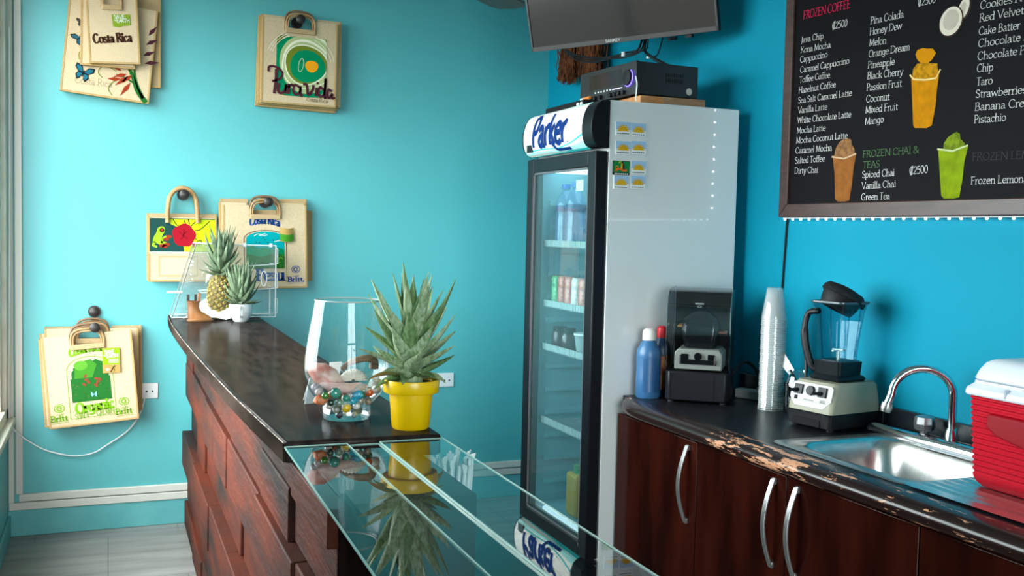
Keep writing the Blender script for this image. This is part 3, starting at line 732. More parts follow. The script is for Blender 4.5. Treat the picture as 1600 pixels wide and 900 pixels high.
canc = [((.03, .25, .08), 'green', 'leftmost'), ((.35, .05, .03), 'red', 'second from left'), ((.42, .10, .07), 'red', 'third from left'), ((.45, .40, .38), 'silver', 'fourth from left'), ((.42, .09, .06), 'orange red', 'fifth from left'), ((.12, .45, .12), 'bright green', 'sixth from left'), ((.20, .05, .06), 'dark red', 'seventh from left'), ((.30, .26, .26), 'grey', 'nearest the door edge')]
M_lid = mat('can_lid', (.6, .62, .63), .3, metal=.9)
for i, (c_, nm, pos) in enumerate(canc):
    t = thing('drink_can', '%s drink can, %s in the front row on second shelf' % (nm, pos), 'can', (1.70, 3.745 - i * .0635, SH[1] + .001), group='cans on the second refrigerator shelf')
    m = mat('can_' + nm.replace(' ', '_') + str(i), c_, .35, noise=60, c2=tuple(min(1, x * 1.6 + .12) for x in c_), lo=.45, hi=.6)
    MB().lathe([(0, .002), (.022, 0), (.029, .006), (.029, .105), (.024, .118)], n=20).obj('body', m, t)
    MB().lathe([(.024, .118), (.025, .121), (.021, .119), (.0, .119)], n=20, cap=False).obj('lid', M_lid, t)
for i, y in enumerate((3.72, 3.635)):
    t = thing('jam_jar', ['dark jar with black lid, left one on the third refrigerator shelf', 'dark jar with black lid, right one on the third refrigerator shelf'][i], 'jar', (1.70, y, SH[2] + .001), group='dark jars in the refrigerator')
    MB().lathe([(0, 0), (.03, 0), (.032, .006), (.032, .06), (.026, .072)], n=20).obj('glass', mat('jam', (.05, .018, .02), .2), t)
    MB().lathe([(.029, .07), (.029, .088), (.027, .09)], n=20).obj('lid', M_black, t)
t = thing('plastic_tub', 'round translucent plastic tub beside the jars in refrigerator', 'tub', (1.72, 3.53, SH[2] + .001))
MB().lathe([(0, 0), (.03, 0), (.042, .075)], n=24).obj('body', clear('tub_plastic', (.8, .85, .85), .08, .5, haze=.5, hazec=(.6, .7, .7)), t); MB().lathe([(.044, .073), (.044, .08)], n=24).obj('lid', M_white, t)
def blob(r, seed, sc=(1, 1, 1), n=14, amp=.18):
    rnd = random.Random(seed); ph = [rnd.uniform(0, 6) for _ in range(6)]
    mb = MB(); rings = []
    for i in range(n + 1):
        a = PI * i / n - PI / 2; row = []
        for k in range(2 * n):
            th = 2 * PI * k / (2 * n)
            q = 1 + amp * (math.sin(3 * th + ph[0] + 2 * a) + .6 * math.sin(5 * th + ph[1] - 3 * a) + .5 * math.sin(4 * a + ph[2] + th))
            row.append((r * sc[0] * q * math.cos(a) * math.cos(th), r * sc[1] * q * math.cos(a) * math.sin(th), r * sc[2] * (q * .6 + .4) * math.sin(a)))
        rings.append(row)
    return mb.loft(rings)
o = blob(.05, 4, (1, 1.25, .75), amp=.12).obj('food_bag', mat('crumpled_foil', (.6, .6, .58), .3, noise=18, c2=(.06, .06, .06), lo=.42, hi=.5)); o.location = (1.72, 3.41, SH[2] + .038); tag(o, 'crumpled silver and black food bag on third refrigerator shelf', 'bag')
for nm, yy, cc, lb in (('juice_container', 3.42, (.62, .22, .02), 'orange juice container standing at the bottom of the refrigerator'), ('juice_container', 3.53, (.50, .33, .05), 'yellow juice container at the bottom of the refrigerator, left of the orange one')):
    t = thing(nm, lb, 'container', (1.72, yy, .346), group='juice containers at the refrigerator bottom')
    MB().prism([(-.045, -.048), (.045, -.048), (.045, .048), (-.045, .048)], 0, .17).obj('body', mat('juice_%d' % int(yy * 100), cc, .3), t, bevel=.012)
    MB().lathe([(.03, .17), (.03, .2)], n=18).obj('lid', mat('lid_green', (.05, .25, .12), .4), t)

# magnets on the white side
M_gold = ink('sun_gold', (.75, .42, .02)); M_sky = ink('magnet_sky', (.35, .52, .72)); M_inkdk = ink('dark', (.03, .025, .03)); M_gold2 = ink('sun_dark', (.40, .20, .01))
mpos = [(973, 201, 'top left of the sun magnets on the refrigerator side'), (997, 203, 'top right of the sun magnets on the refrigerator side'), (973, 231, 'sun magnet in the second row, left one'), (997, 231, 'sun magnet in the second row, right one'),
        (997, 262, 'sun magnet right beside the green toucan magnet'), (970, 285, 'sun magnet in the bottom row, under the green toucan magnet'), (996, 285, 'bottom right sun magnet on the refrigerator side')]
for px, py, lb in mpos:
    p = at(px, py, 1, FY0)
    t = thing('sun_magnet', lb, 'magnet', (p.x, FY0, p.z), group='sun magnets on the refrigerator')
    MB().box(-.030, .030, -.004, -.0005, -.024, .024).obj('plate', M_white, t, bevel=.001)
    dc = Decal(lambda u, v, off: V((u, -.0042 - off, v)))
    dc.rect(-.029, .029, -.004, .023, M_sky, 1)
    star = []
    for k in range(27): a = -.1 + (PI + .2) * k / 26; rr = .0225 if k % 2 else .0145; star.append((rr * 1.15 * math.cos(a), -.008 + rr * math.sin(a)))
    dc.poly([(x_ * 1.06, -.008 + (y_ + .008) * 1.07) for x_, y_ in star], M_gold2, 2); dc.poly(star, M_gold, 2.5); dc.stroke([(.0115 * math.cos(PI * k / 14), -.008 + .0115 * math.sin(PI * k / 14)) for k in range(15)], .0013, M_gold2, 3)
    for sx in (-.006, .006): dc.ell(sx, .0005, .0018, .0012, M_gold2, 4, 8)
    dc.stroke([(-.004, -.004), (0, -.005), (.004, -.004)], .0012, M_gold2, 4)
    for k in range(6): dc.rect(-.024 + k * .008, -.018 + k * .008, -.019, -.016, M_inkdk, 2)
    dc.obj('print', t)
p = at(970, 262, 1, FY0)  # the bird printed on this magnet is a toucan
t = thing('toucan_magnet', 'green magnet with a yellow and black bird on refrigerator side', 'magnet', (p.x, FY0, p.z))
MB().box(-.034, .034, -.004, -.0005, -.026, .024).obj('plate', M_black, t, bevel=.002)
dc = Decal(lambda u, v, off: V((u, -.0042 - off, v)))
dc.rect(-.032, .032, -.018, .022, ink('magnet_green', (.01, .20, .05)), 1)
dc.poly([(.0, -.008), (.012, -.01), (.013, .006), (.006, .02), (-.001, .022), (-.002, .01)], M_inkdk, 2).poly([(-.003, -.005), (.004, -.006), (.004, .014), (-.001, .016)], M_gold, 3)
dc.poly([(0, .022), (-.009, .024), (-.013, .014), (-.003, .016)], ink('leafy', (.25, .42, .03)), 3)
dc.stroke([(-.026, -.012), (-.01, -.004), (.008, -.010), (.022, -.009)], .007, ink('orange', (.75, .12, .02)), 4)
dc.ell(-.018, .0, .006, .006, M_gold, 4, 10); dc.ell(-.018, .0, .003, .003, M_inkdk, 5, 10)
for k in range(7): dc.rect(-.027 + k * .008, -.0215 + k * .008, -.0235, -.0205, M_paper, 2)
dc.obj('print', t)

# ================================================================ ON TOP OF THE REFRIGERATOR
wb_ = thing('wood_block', 'small plank of brown wood lying on top of the refrigerator', 'wood block', (1.95, 3.3, FZ))
M_wood = mat('orange_wood', (.42, .17, .05), .5, noise=7, c2=(.55, .26, .09), stretch=(1, 6, 6)); M_wood2 = mat('worn_wood', (.25, .13, .065), .6, noise=12, c2=(.36, .20, .10), stretch=(2, 8, 8))
MB().box(1.78, 2.05, 3.252, 3.43, FZ + .0005, FZ + .033).obj('plank', M_wood, wb_, world=True, bevel=.004)
MB().box(1.872, 2.052, 3.2485, 3.252, FZ + .001, FZ + .0325).obj('worn_face', M_wood2, wb_, world=True, bevel=.001)
pl = thing('disc_player', 'flat black disc player lying behind the header sign under the amplifier', 'disc player', (1.79, 3.6, FZ))
MB().box(1.655, 1.93, 3.46, 3.815, FZ + .0005, FZ + .0325).obj('case', M_blackm, pl, world=True, bevel=.002)
for y in (3.475, 3.505): q = MB().lathe([(.010, 0), (.010, .004)], n=12, sx=.6).obj('button', M_white, pl); q.matrix_local = Matrix.Translation((1.655 - 1.79, y - 3.6, .018)) @ Matrix.Rotation(-PI / 2, 4, 'Y')
AZ = FZ + .0345
amp = thing('stereo_amplifier', 'black stereo amplifier with blue lit dial on refrigerator', 'amplifier', (1.772, 3.275, AZ), (0, 0, math.radians(4)))
aw, ad, ah = .40, .275, .125      # width runs away from the camera (+y), depth to the right (+x)
MB().box(.012, ad, 0, aw, .006, ah - .001).obj('cabinet', mat('amp_case', (.010, .010, .013), .5), amp, bevel=.003)
MB().box(0, .012, -.004, aw + .004, .004, ah).obj('front_panel', mat('amp_front', (.018, .018, .021), .3), amp, bevel=.002)
MB().box(-.001, .0, .10, .33, .052, .108).obj('display', mat('amp_display', (.02, .012, .016), .08), amp)
dM = Matrix.Translation((-.001, .045, .068)) @ Matrix.Rotation(-PI / 2, 4, 'Y')
mb = MB(); mb.M = dM; mb.lathe([(.030, 0), (.028, .012), (0, .013)], n=24, cap=False); mb.obj('volume_dial', M_black, amp)
mb = MB(); mb.M = dM; mb.tube([(.031 * math.cos(a), .031 * math.sin(a), .003) for a in [PI * .55 + 1.6 * PI * k / 24 - PI * .35 for k in range(25)]], .0022, n=6); mb.obj('dial_light', mat('blue_light', (.1, .05, .8), .4, emit=(.12, .08, 1), es=5), amp)
for k in range(6): MB().box(-.0015, -.0005, .17 + k * .022, .178 + k * .022, .036, .042).obj('button', M_white, amp)
MB().box(-.0015, -.0005, .09, .16, .036, .039).obj('light_bar', mat('violet_bar', (.6, .55, .9), .4, emit=(.6, .5, 1), es=1.2), amp)
for k, y in enumerate((.075, .105, .135, .165, .24, .28, .30)):
    mb = MB(); mb.M = Matrix.Translation((0, y, .018)) @ Matrix.Rotation(-PI / 2, 4, 'Y'); mb.lathe([(.009, 0), (.008, .012), (0, .013)], n=14, cap=False); mb.obj('knob', M_black, amp)
q = MB().lathe([(.013, 0), (.013, .001)], n=18).obj('round_sticker', mat('sticker', (.55, .50, .45), .6), amp); q.matrix_local = Matrix.Translation((.235, -.0008, .030)) @ Matrix.Rotation(PI / 2, 4, 'X')
mb = MB()
for r0 in (.035, .055):
    for k in range(9): mb.box(.13 + k * .009, .135 + k * .009, -.001, .001, r0 + .022, r0 + .036)
mb.obj('vent', M_black, amp)
WM['stereo_amplifier'] = WM[amp.name]
t = thing('orange_plug', 'white and orange plug sticking out at the left of the amplifier', 'plug', (1.735, 3.62, AZ + .022))
mb = MB(); mb.tube([(0, .0, 0), (0, -.052, 0)], .0062, n=10); mb.obj('sleeve', mat('plug_orange', (.70, .20, .03), .4), t)
mb = MB(); mb.tube([(0, .0, 0), (0, .03, 0)], [.0062, .0055], n=10); mb.obj('tip', M_white, t)
o = MB().tube(crom([(1.765, 3.262, 2.02), (1.76, 3.24, 1.99), (1.752, 3.23, 1.95), (1.75, 3.225, FZ + .004)], 6), .0025, n=6).obj('white_wire', M_white); tag(o, 'short white wire hanging down the amplifier corner onto the refrigerator', 'wire')

# ================================================================ TELEVISION
pL = V((1.678, 4.025, 2.215)); pR = V((2.112, 3.265, 2.215)); e = (pR - pL); TW = e.length; e.normalize()
n0 = V((e.y, -e.x, 0)); tl = math.radians(15); up = V((0, 0, math.cos(tl))) + n0 * math.sin(tl); nn = e.cross(up) * 1
if nn.dot(n0) < 0: nn = -nn
tv = thing('television', 'black flat television tilted forward on the wall above refrigerator', 'television', pL)
TM = Matrix((e, nn, up)).transposed().to_4x4()     # local x along the screen, y out of the screen, z up
TM.translation = pL
tv.matrix_world = TM; WM[tv.name] = TM
TH = .50
MB().box(0, TW, -.018, -.001, 0, TH).obj('case', M_black, tv, bevel=.002)
MB().box(.12, TW - .12, -.06, -.018, .04, TH - .08).obj('back_housing', M_black, tv, bevel=.01)
mb = MB(); mb.box(.0, .010, -.001, .004, 0, TH); mb.box(TW - .010, TW, -.001, .004, 0, TH); mb.box(0, TW, -.001, .004, 0, .020); mb.box(0, TW, -.001, .004, TH - .01, TH)
mb.obj('bezel', mat('tv_bezel', (.10, .10, .105), .15, metal=.6), tv, bevel=.0015)
MB().box(.010, TW - .010, -.001, .0005, .020, TH - .01).obj('screen', mat('tv_screen', (.006, .006, .008), .10, spec=.8), tv)
dc = Decal(lambda u, v, off: V((u, .0042 + off, v)))
# seen from the front local x runs left to right
dc.text('SANKEY', (.375, .006), (.445, .006), .0105, M_paper, 'sans', 1)
dc.obj('maker_lettering', tv)
q = MB().lathe([(.018, -.012), (.02, 0)], n=16).obj('sensor', M_black, tv); q.matrix_local = Matrix.Translation((TW * .76, -.02, -.004))
MB().box(TW * .83, TW * .86, -.03, -.01, -.012, 0).obj('clip', M_black, tv)
# bracket to the right wall
cpt = TM @ V((TW * .5, -.06, TH * .5))
mbk = MB(); mbk.box(XR - .02, XR, cpt.y + .02, cpt.y + .18, cpt.z - .12, cpt.z + .12); mbk.tube([(XR - .02, cpt.y + .1, cpt.z), (cpt.x + .04, cpt.y + .06, cpt.z), (cpt.x, cpt.y, cpt.z)], .02, n=8)
mbk.obj('wall_bracket', M_blackm, tv, world=True)
# leads under the set
cb = thing('tv_cables', 'bundle of black leads looping from the television down to amplifier', 'cable', (1.95, 3.5, 2.15))
def tvp(px, py, x): return at(px, py, 0, x)
A1 = [tvp(884, 78, 1.95), tvp(900, 86, 1.95), tvp(925, 91, 1.96), tvp(955, 90, 1.97), tvp(975, 84, 1.98), tvp(990, 74, 2.0), tvp(1000, 62, 2.02)]
for dy, r in ((0, .0045), (4, .0032), (7, .003)):
    pts = [at(*q) for q in [(884 - dy * .3, 78 + dy * .3, 0, 1.95), (900, 86 + dy, 0, 1.95), (926, 91 + dy * .9, 0, 1.96), (955, 89 + dy * .4, 0, 1.97), (976, 83 + dy, 0, 1.98), (996 + dy, 78 + dy * .2, 0, 2.0), (1004 + dy, 60, 0, 2.02)]]
    MB().tube(crom(pts, 8), r, n=8).obj('lead', M_rubber, cb, world=True)
for dx, r in ((0, .006), (5, .003)):
    pts = [at(*q) for q in [(1008 + dx, 58, 0, 2.02), (1007 + dx, 72, 0, 2.02), (1011 + dx * .3, 84, 0, 2.03)]] + [V((2.0, 3.40 - dx * .004, AZ + .128))]
    MB().tube(crom(pts, 8), r, n=8).obj('lead', M_rubber, cb, world=True)
pts = [at(*q) for q in [(1036, 56, 0, 2.08), (1032, 72, 0, 2.07), (1027, 86, 0, 2.06), (1019, 92, 0, 2.04)]] + [V((2.0, 3.395, AZ + .1275))]
MB().tube(crom(pts, 8), .0028, n=8).obj('lead', M_rubber, cb, world=True)
p = at(974, 85, 0, 1.972); MB().tube([p + V((0, 0, -.009)), p + V((0, 0, .009))], .008, n=10).obj('cable_tie', M_white, cb, world=True)
p = at(1013, 90, 0, 2.034); MB().tube([p + V((0, 0, -.004)), p + V((0, 0, .004))], .0085, n=10).obj('cable_tie', M_white, cb, world=True)

# brown fibre bundles hanging on the wall
M_fib = mat('brown_fibre', (.055, .017, .008), .9, noise=40, c2=(.16, .052, .02), spec=.15)
def fibre(px, py, px1, lab, seed):
    rnd = random.Random(seed); x = 2.16
    a = at(px, py, 0, x); c_ = at(px1, py, 0, x); w_ = abs(a.y - c_.y); cen = (a + c_) / 2
    mb = MB()
    for k in range(420):
        yy = cen.y + rnd.gauss(0, .17) * w_ * .95; yy = max(cen.y - w_ * .52, min(cen.y + w_ * .52, yy)); xx = x + rnd.uniform(-.022, .022)
        ln = rnd.uniform(.55, 1.0) * (1 - .35 * abs(yy - cen.y) / w_); z0 = 2.42 + rnd.uniform(-.12, .03) - rnd.random() ** 2 * .08
        pts = []
        for j in range(5):
            t = j / 4; pts.append((xx + rnd.uniform(-.006, .006), yy + rnd.uniform(-.014, .014) + (yy - cen.y) * .25 * t, z0 - ln * t * (z0 - (cen.z - .012 + rnd.uniform(-.018, .012)))))
        mb.tube(pts, [.0042, .004, .0034, .0026, .001], n=4)
    o = mb.obj('fibre_bundle', M_fib); return tag(o, lab, 'fibre bundle', 'brown fibre bundles below the television')
fibre(874, 126, 905, 'shaggy brown fibre bundle hanging nearer the room corner', 1)
fibre(911, 134, 942, 'shaggy brown fibre bundle hanging beside the amplifier and cables', 2)
# ================================================================ OUTLETS, HOOKS, CORD ON THE BACK WALL
def outlet(x, z, lab):
    t = thing('wall_outlet', lab, 'outlet', (x, D, z))
    MB().box(-.058, .058, -.009, -.0005, -.037, .037).obj('plate', M_white, t, bevel=.003)
    for sx in (-.028, .006, .032):
        MB().lathe([(.0045, 0), (.0045, .001)], n=10).obj('socket_hole', M_black, t).matrix_local = Matrix.Translation((sx, -.0092, -.002)) @ Matrix.Rotation(PI / 2, 4, 'X')
    return t
outlet(.165, .653, 'white wall outlet peeking out right of the lowest bags')
outlet(1.655, .656, 'white wall outlet peeking out right of the yellow pot')
pts = [(-.405, 5.03, 2.3), (-.408, 5.03, 1.5), (-.412, 5.03, .95), (-.415, 5.035, .62), (-.40, 5.05, .51), (-.297, 5.082, .412), (-.21, 5.084, .375), (-.135, 5.084, .361), (-.06, 5.084, .372), (.003, 5.084, .410), (.08, 5.084, .462), (.13, 5.083, .525), (.155, 5.083, .59), (.166, 5.08, .65)]
o = MB().tube(crom(pts, 8), .0035, n=7).obj('power_cable', M_white); tag(o, 'thin white power cord drooping along the back wall below the lowest bags', 'cord')
def hook(x, z, lab, ln=.13):
    t = thing('wall_hook', lab, 'hook', (x, D, z))
    mb = MB(); mb.tube([(0, -.0005, 0), (0, -.012, 0)], .028, n=20); mb.tube([(0, -.012, 0), (0, -ln + .02, 0)], .011, n=12); mb.obj('peg', M_knob, t)
    mb = MB(); mb.tube([(0, -ln + .026, 0), (0, -ln + .016, 0), (0, -ln + .006, 0), (0, -ln, 0)], [.016, .023, .022, .012], n=18); mb.obj('knob', M_knob, t)
    return t
hook(-.056, .972, 'dark wooden wall hook holding the lowest bags', .15)
hook(-.060, 1.035, 'upper dark wooden wall hook just above the lowest bags', .03)
hook(.332, 1.592, 'dark wooden wall hook through the round cane loops of the frog bag', .11)
hook(.715, 1.568, 'dark wooden wall hook holding the bags beside the frog bag', .15)
hook(.862, 2.452, 'dark wooden wall hook holding the swirl print bag', .13)
hook(.06, 2.545, 'dark wooden wall hook holding the butterfly bags', .15)

# ================================================================ JUTE SHOPPING BAGS
def bag(TL, TR, BL, y, label, group, t=.017, handle=None, cloth=None, prt=None, hs=None, notch=True, nw=None, nd=.055):
    a, b, c = (at(*q, 1, y) for q in (TL, TR, BL))
    ex = (b - a); wd = ex.length; ex.normalize(); ez = V((-ex.z, 0, ex.x)); hh = abs((a - c).dot(ez)); tilt = -math.atan2(ex.z, ex.x)
    base = (a + b) / 2 - ez * hh
    r = thing('shopping_bag', label, 'bag', base, (0, tilt, 0), group)
    h2 = wd / 2; nw = nw or min(.075, wd * .22)
    if notch: poly = [(-h2, 0), (h2, 0), (h2, hh), (nw, hh), (nw, hh - nd), (-nw, hh - nd), (-nw, hh), (-h2, hh)]
    else: poly = [(-h2, 0), (h2, 0), (h2, hh), (-h2, hh)]
    MB().prism(poly, -t / 2, t / 2, axis=1).obj('bag_body', cloth or M_jute, r, bevel=.002)
    bw, f = .0085, t / 2 + .0012
    mb = MB()
    mb.box(-h2 - .001, -h2 + bw, -f, f, 0, hh); mb.box(h2 - bw, h2 + .001, -f, f, 0, hh); mb.box(-h2 + bw, h2 - bw, -f, f, -.001, bw)
    mb.obj('binding', M_bind, r, bevel=.0012)
    if handle == 'cane':
        for s, lift, mt in ((-1, 0, M_cane), (1, .018, M_cane2)):
            yy = s * (t / 2 + .006)
            z0 = hh - nd + lift
            pts = [(-nw + .006, yy, z0 - .012), (-nw + .006, yy, z0 + .035), (-nw + .018, yy, z0 + .066), (-nw + .045, yy, z0 + .078), (0, yy, z0 + .08), (nw - .045, yy, z0 + .078), (nw - .018, yy, z0 + .066), (nw - .006, yy, z0 + .035), (nw - .006, yy, z0 - .012)]
            mb = MB(); mb.tube(crom(pts, 5), .0055, n=8)
            pts2 = [(p[0] * .87, p[1], z0 + (p[2] - z0) * .86 if p[2] > z0 else p[2]) for p in pts]
            mb.tube(crom(pts2, 5), .0042, n=7)
            mb.obj('handle', mt, r)
        mb = MB(); mb.box(-nw + .004, nw - .004, -t / 2 - .012, -t / 2 - .0005, hh - nd - .014, hh - nd + .010); mb.obj('handle_sleeve', M_jute2, r, bevel=.003)
    elif handle == 'loop':
        for s in (-1, 1):
            yy = s * (t / 2 + .008); R = .068
            pts = [(-R, yy, hh - .025), (-R, yy, hh + .02), (-R * .95, yy, hh + .055)] + [(-R * math.cos(PI * k / 10) * .95, yy, hh + .055 + .085 * math.sin(PI * k / 10)) for k in range(1, 10)] + [(R * .95, yy, hh + .055), (R, yy, hh + .02), (R, yy, hh - .025)]
            MB().tube(crom(pts, 3), .0105, n=9).obj('handle', M_cane, r)
    if prt:
        dc = Decal(lambda u, v, off: V((u, -t / 2 - .0006 - off, v)))
        prt(dc, wd, hh)
        dc.obj('print', r)
    return r
NAVY = ink('navy', (.01, .05, .22)); BROWN = ink('brown', (.06, .022, .012)); GRN = ink('green', (.16, .36, .01)); DKG = ink('dark_green', (.015, .12, .02)); MIDG = ink('mid_green', (.05, .22, .02))
PLUM = ink('plum', (.075, .018, .03)); TEAL = ink('teal', (.0, .30, .32)); EMER = ink('emerald', (.0, .22, .09)); OLIVE = ink('olive', (.16, .20, .02)); SAGE = ink('sage', (.42, .48, .22)); CREAM = ink('cream', (.80, .76, .58)); ORNG = ink('amber', (.85, .33, .01))
BFLY = ink('butterfly_blue', (.02, .10, .14)); BLK = ink('black', (.012, .012, .014)); RUST = ink('rust', (.30, .035, .012)); CRIM = ink('crimson', (.34, .008, .018)); LIME = ink('lime', (.50, .60, .01)); FROG = ink('frog_green', (.30, .50, .02)); PINE = ink('pine', (.012, .055, .05)); TAN = ink('tan', (.40, .25, .08)); SAVE = ink('tag_green', (.20, .30, .02)); WHT = ink('white', (.85, .85, .82))
def uv(w, h):   # photo-like fractions to metres: u 0..1 left to right, v 0..1 bottom to top
    return lambda u, v: ((u - .5) * w, v * h)

# --- top left stack: butterflies and a small bag in front
gA = 'bags on the top left hook'
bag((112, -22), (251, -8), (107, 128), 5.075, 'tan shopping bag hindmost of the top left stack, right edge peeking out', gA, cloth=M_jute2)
def p_butterfly(dc, w, h):
    P = uv(w, h)
    def bf(cu, cv, s, rot, mt):
        cx, cy = P(cu, cv); c, q = math.cos(rot), math.sin(rot)
        def R(x, y): return (cx + (x * c - y * q) * s, cy + (x * q + y * c) * s)
        for sx in (-1, 1):
            dc.poly([R(0, .1), R(sx * .35, .75), R(sx * .95, .9), R(sx * 1.0, .45), R(sx * .55, .02), R(0, -.05)], BLK, 2)
            dc.poly([R(sx * .08, .12), R(sx * .38, .62), R(sx * .84, .74), R(sx * .86, .45), R(sx * .5, .1)], mt, 3)
            dc.poly([R(0, .05), R(sx * .55, .0), R(sx * .72, -.35), R(sx * .42, -.85), R(sx * .18, -.6)], BLK, 2)
            dc.poly([R(sx * .08, -.02), R(sx * .5, -.06), R(sx * .58, -.35), R(sx * .38, -.66), R(sx * .2, -.45)], mt, 3)
        dc.stroke([R(0, .35), R(0, -.4)], .1 * s, BLK, 4)
    bf(.16, .735, .022, .1, ink('moth', (.06, .05, .045))); bf(.17, .57, .036, .5, BFLY); bf(.235, .215, .042, -.25, ink('bfly', (.015, .13, .19)))
    dc.text('Costa Rica', P(.15, .105), P(.57, .115), .030, ink('script_grey', (.22, .17, .10)), 'thin', 2)
    sg = DKG
    for pts, wd in (([(.97, .01), (.86, .12), (.80, .24), (.74, .34), (.66, .42)], .019), ([(.93, .05), (.84, .2), (.80, .33), (.80, .45)], .012), ([(.8, .2), (.7, .24), (.6, .26)], .007)):
        dc.stroke(crom([(*P(*q), 0) for q in pts], 6), wd, sg, 2, taper=lambda t: 1.25 - t * .7)
    for (u, v, a, L) in ((.62, .33, 2.9, .075), (.66, .30, 2.6, .06), (.72, .28, 3.5, .06), (.74, .26, 3.9, .075), (.77, .2, 4.2, .08), (.66, .22, 3.3, .06), (.78, .28, 3.9, .06), (.60, .40, .35, .085), (.88, .50, .5, .06), (.90, .62, .6, .06), (.92, .72, 1.0, .06), (.90, .42, .25, .07)):
        x, y = P(u, v); c, q = math.cos(a), math.sin(a); wv = .011
        mt = RUST if v < .38 and u < .8 else PLUM
        dc.poly([(x, y), (x + c * L * .4 - q * wv, y + q * L * .4 + c * wv), (x + c * L, y + q * L), (x + c * L * .45 + q * wv * .8, y + q * L * .45 - c * wv * .8)], mt, 3)
    for pts in ([(.58, .03), (.53, .10), (.58, .18), (.66, .22)], [(.45, .2), (.40, .25), (.43, .31), (.52, .32), (.60, .29)], [(.18, .35), (.17, .42), (.24, .47)]):
        dc.stroke(crom([(*P(*q), 0) for q in pts], 6), .004, OLIVE, 2)
bag((109, -8), (247, 18), (103, 143), 5.055, 'large jute bag printed with blue butterflies and red flowers, top left', gA, prt=p_butterfly, handle='cane')
bag((127, -28), (213, -18), (137, 102), 5.033, 'small plain jute bag just behind the small Costa Rica lettered bag', gA, t=.015)
def p_cr(dc, w, h):
    P = uv(w, h)
    dc.text('Costa Rica', P(.10, .30), P(.86, .345), .040, BROWN, 'bold', 2)
    dc.poly([P(.48, .74), P(.84, .75), P(.85, .585), P(.70, .575), P(.62, .55), P(.50, .56)], SAVE, 2)
    dc.text('SAVE', P(.52, .675), P(.74, .685), .017, WHT, 'sans', 3); dc.text('THE', P(.515, .64), P(.565, .642), .006, WHT, 'sans', 3); dc.text('EARTH', P(.575, .62), P(.83, .63), .017, WHT, 'sans', 3)
bag((134, -6), (214, -2), (149, 99), 5.013, 'small jute bag lettered Costa Rica with green tag, front of the top left stack', gA, t=.015, handle='cane', prt=p_cr, nw=.046, nd=.045)

# --- swirl bag
gB = 'bags on the hook beside the top left ones'
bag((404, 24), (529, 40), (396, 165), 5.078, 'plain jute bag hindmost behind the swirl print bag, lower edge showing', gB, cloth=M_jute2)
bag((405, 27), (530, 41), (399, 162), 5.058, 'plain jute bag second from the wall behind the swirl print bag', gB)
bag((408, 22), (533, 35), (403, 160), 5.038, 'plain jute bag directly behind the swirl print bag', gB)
def p_swirl(dc, w, h):
    P = uv(w, h)
    x0, x1, y0, y1 = .19, .86, .10, .80
    cx, cy = P(.55, .47); S = h
    def clipped(rx, ry, mt, ly, wob=0, dx=0, dy=0, ph=0):
        a_, b_ = P(x0, y0), P(x1, y1); pts = []
        for k in range(48):
            a = 2 * PI * k / 48; r = 1 + wob * math.sin(3 * a + ph)
            pts.append((min(max(cx + dx + rx * r * math.cos(a), a_[0]), b_[0]), min(max(cy + dy + ry * r * math.sin(a), a_[1]), b_[1])))
        dc.poly(pts, mt, ly)
    clipped(.175, .185, OLIVE, 1); clipped(.160, .165, CREAM, 2, 0, .006, .0)
    clipped(.155, .160, EMER, 3, .03, -.006, -.012); clipped(.14, .14, SAGE, 4, .03, .022, .006, 1); clipped(.125, .118, CREAM, 5, .05, .016, .004, 2); clipped(.118, .110, SAGE, 6, .05, .016, .0, 2)
    clipped(.106, .098, CREAM, 7, .03, .012, .004, 1); clipped(.100, .092, OLIVE, 8, .04, .012, .004, 1); clipped(.086, .078, EMER, 9, .03, .020, -.004, 2)
    clipped(.032, .028, ORNG, 10, .05, .040, -.002); dc.stroke([(cx - .012 + .018 * math.cos(a) * .7, cy + .0 + .03 * math.sin(a) + .012 * math.cos(a)) for a in [2 * PI * k / 20 for k in range(20)]], .002, CREAM, 10, closed=True)
    for i in range(3):
        dc.stroke([(cx + (.12 + i * .016) * math.cos(.2 + 1.0 * k / 10), cy + (.12 + i * .016) * math.sin(.2 + 1.0 * k / 10)) for k in range(11)], .003, CREAM, 9)
        dc.stroke([(cx - .01 + (.150 + i * .010) * math.cos(2.0 + .8 * k / 10), cy + (.15 + i * .01) * math.sin(2.0 + .8 * k / 10)) for k in range(11)], .003, CREAM, 9)
    L = 12; pw = .0135
    def st(pts, wd=pw): dc.stroke(crom([(*P(*q), 0) for q in pts], 7), wd, PLUM, L)
    st([(.09, .36), (.10, .42), (.19, .42), (.27, .36), (.24, .29), (.14, .25)], .011); st([(.19, .40), (.19, .28), (.17, .11)]) 
    st([(.23, .24), (.22, .15), (.26, .12), (.31, .16), (.325, .23)], .012); st([(.325, .23), (.32, .12)], .012)
    st([(.36, .24), (.355, .12)], .012); st([(.355, .19), (.39, .23), (.42, .22)], .012)
    st([(.50, .21), (.44, .23), (.42, .16), (.46, .12), (.51, .16), (.515, .22), (.52, .12), (.55, .12)], .012)
    st([(.55, .25), (.60, .24), (.62, .13), (.68, .19), (.69, .25)], .013); st([(.735, .22), (.725, .12)], .013); dc.ell(*P(.745, .275), .006, .006, PLUM, L, 10)
    st([(.83, .20), (.78, .23), (.755, .16), (.79, .12), (.84, .17), (.85, .34), (.845, .12), (.87, .12)], .012)
    st([(.94, .19), (.895, .21), (.88, .14), (.91, .11), (.945, .16), (.95, .11), (.99, .12)], .012)
    dc.text('Costa Rica', P(.60, .055), P(.89, .05), .017, BROWN, 'sans', L)
bag((410, 25), (527, 38), (410, 160), 5.016, 'jute bag with a green swirl print and Pura vida lettering', gB, handle='cane', prt=p_swirl, t=.018)

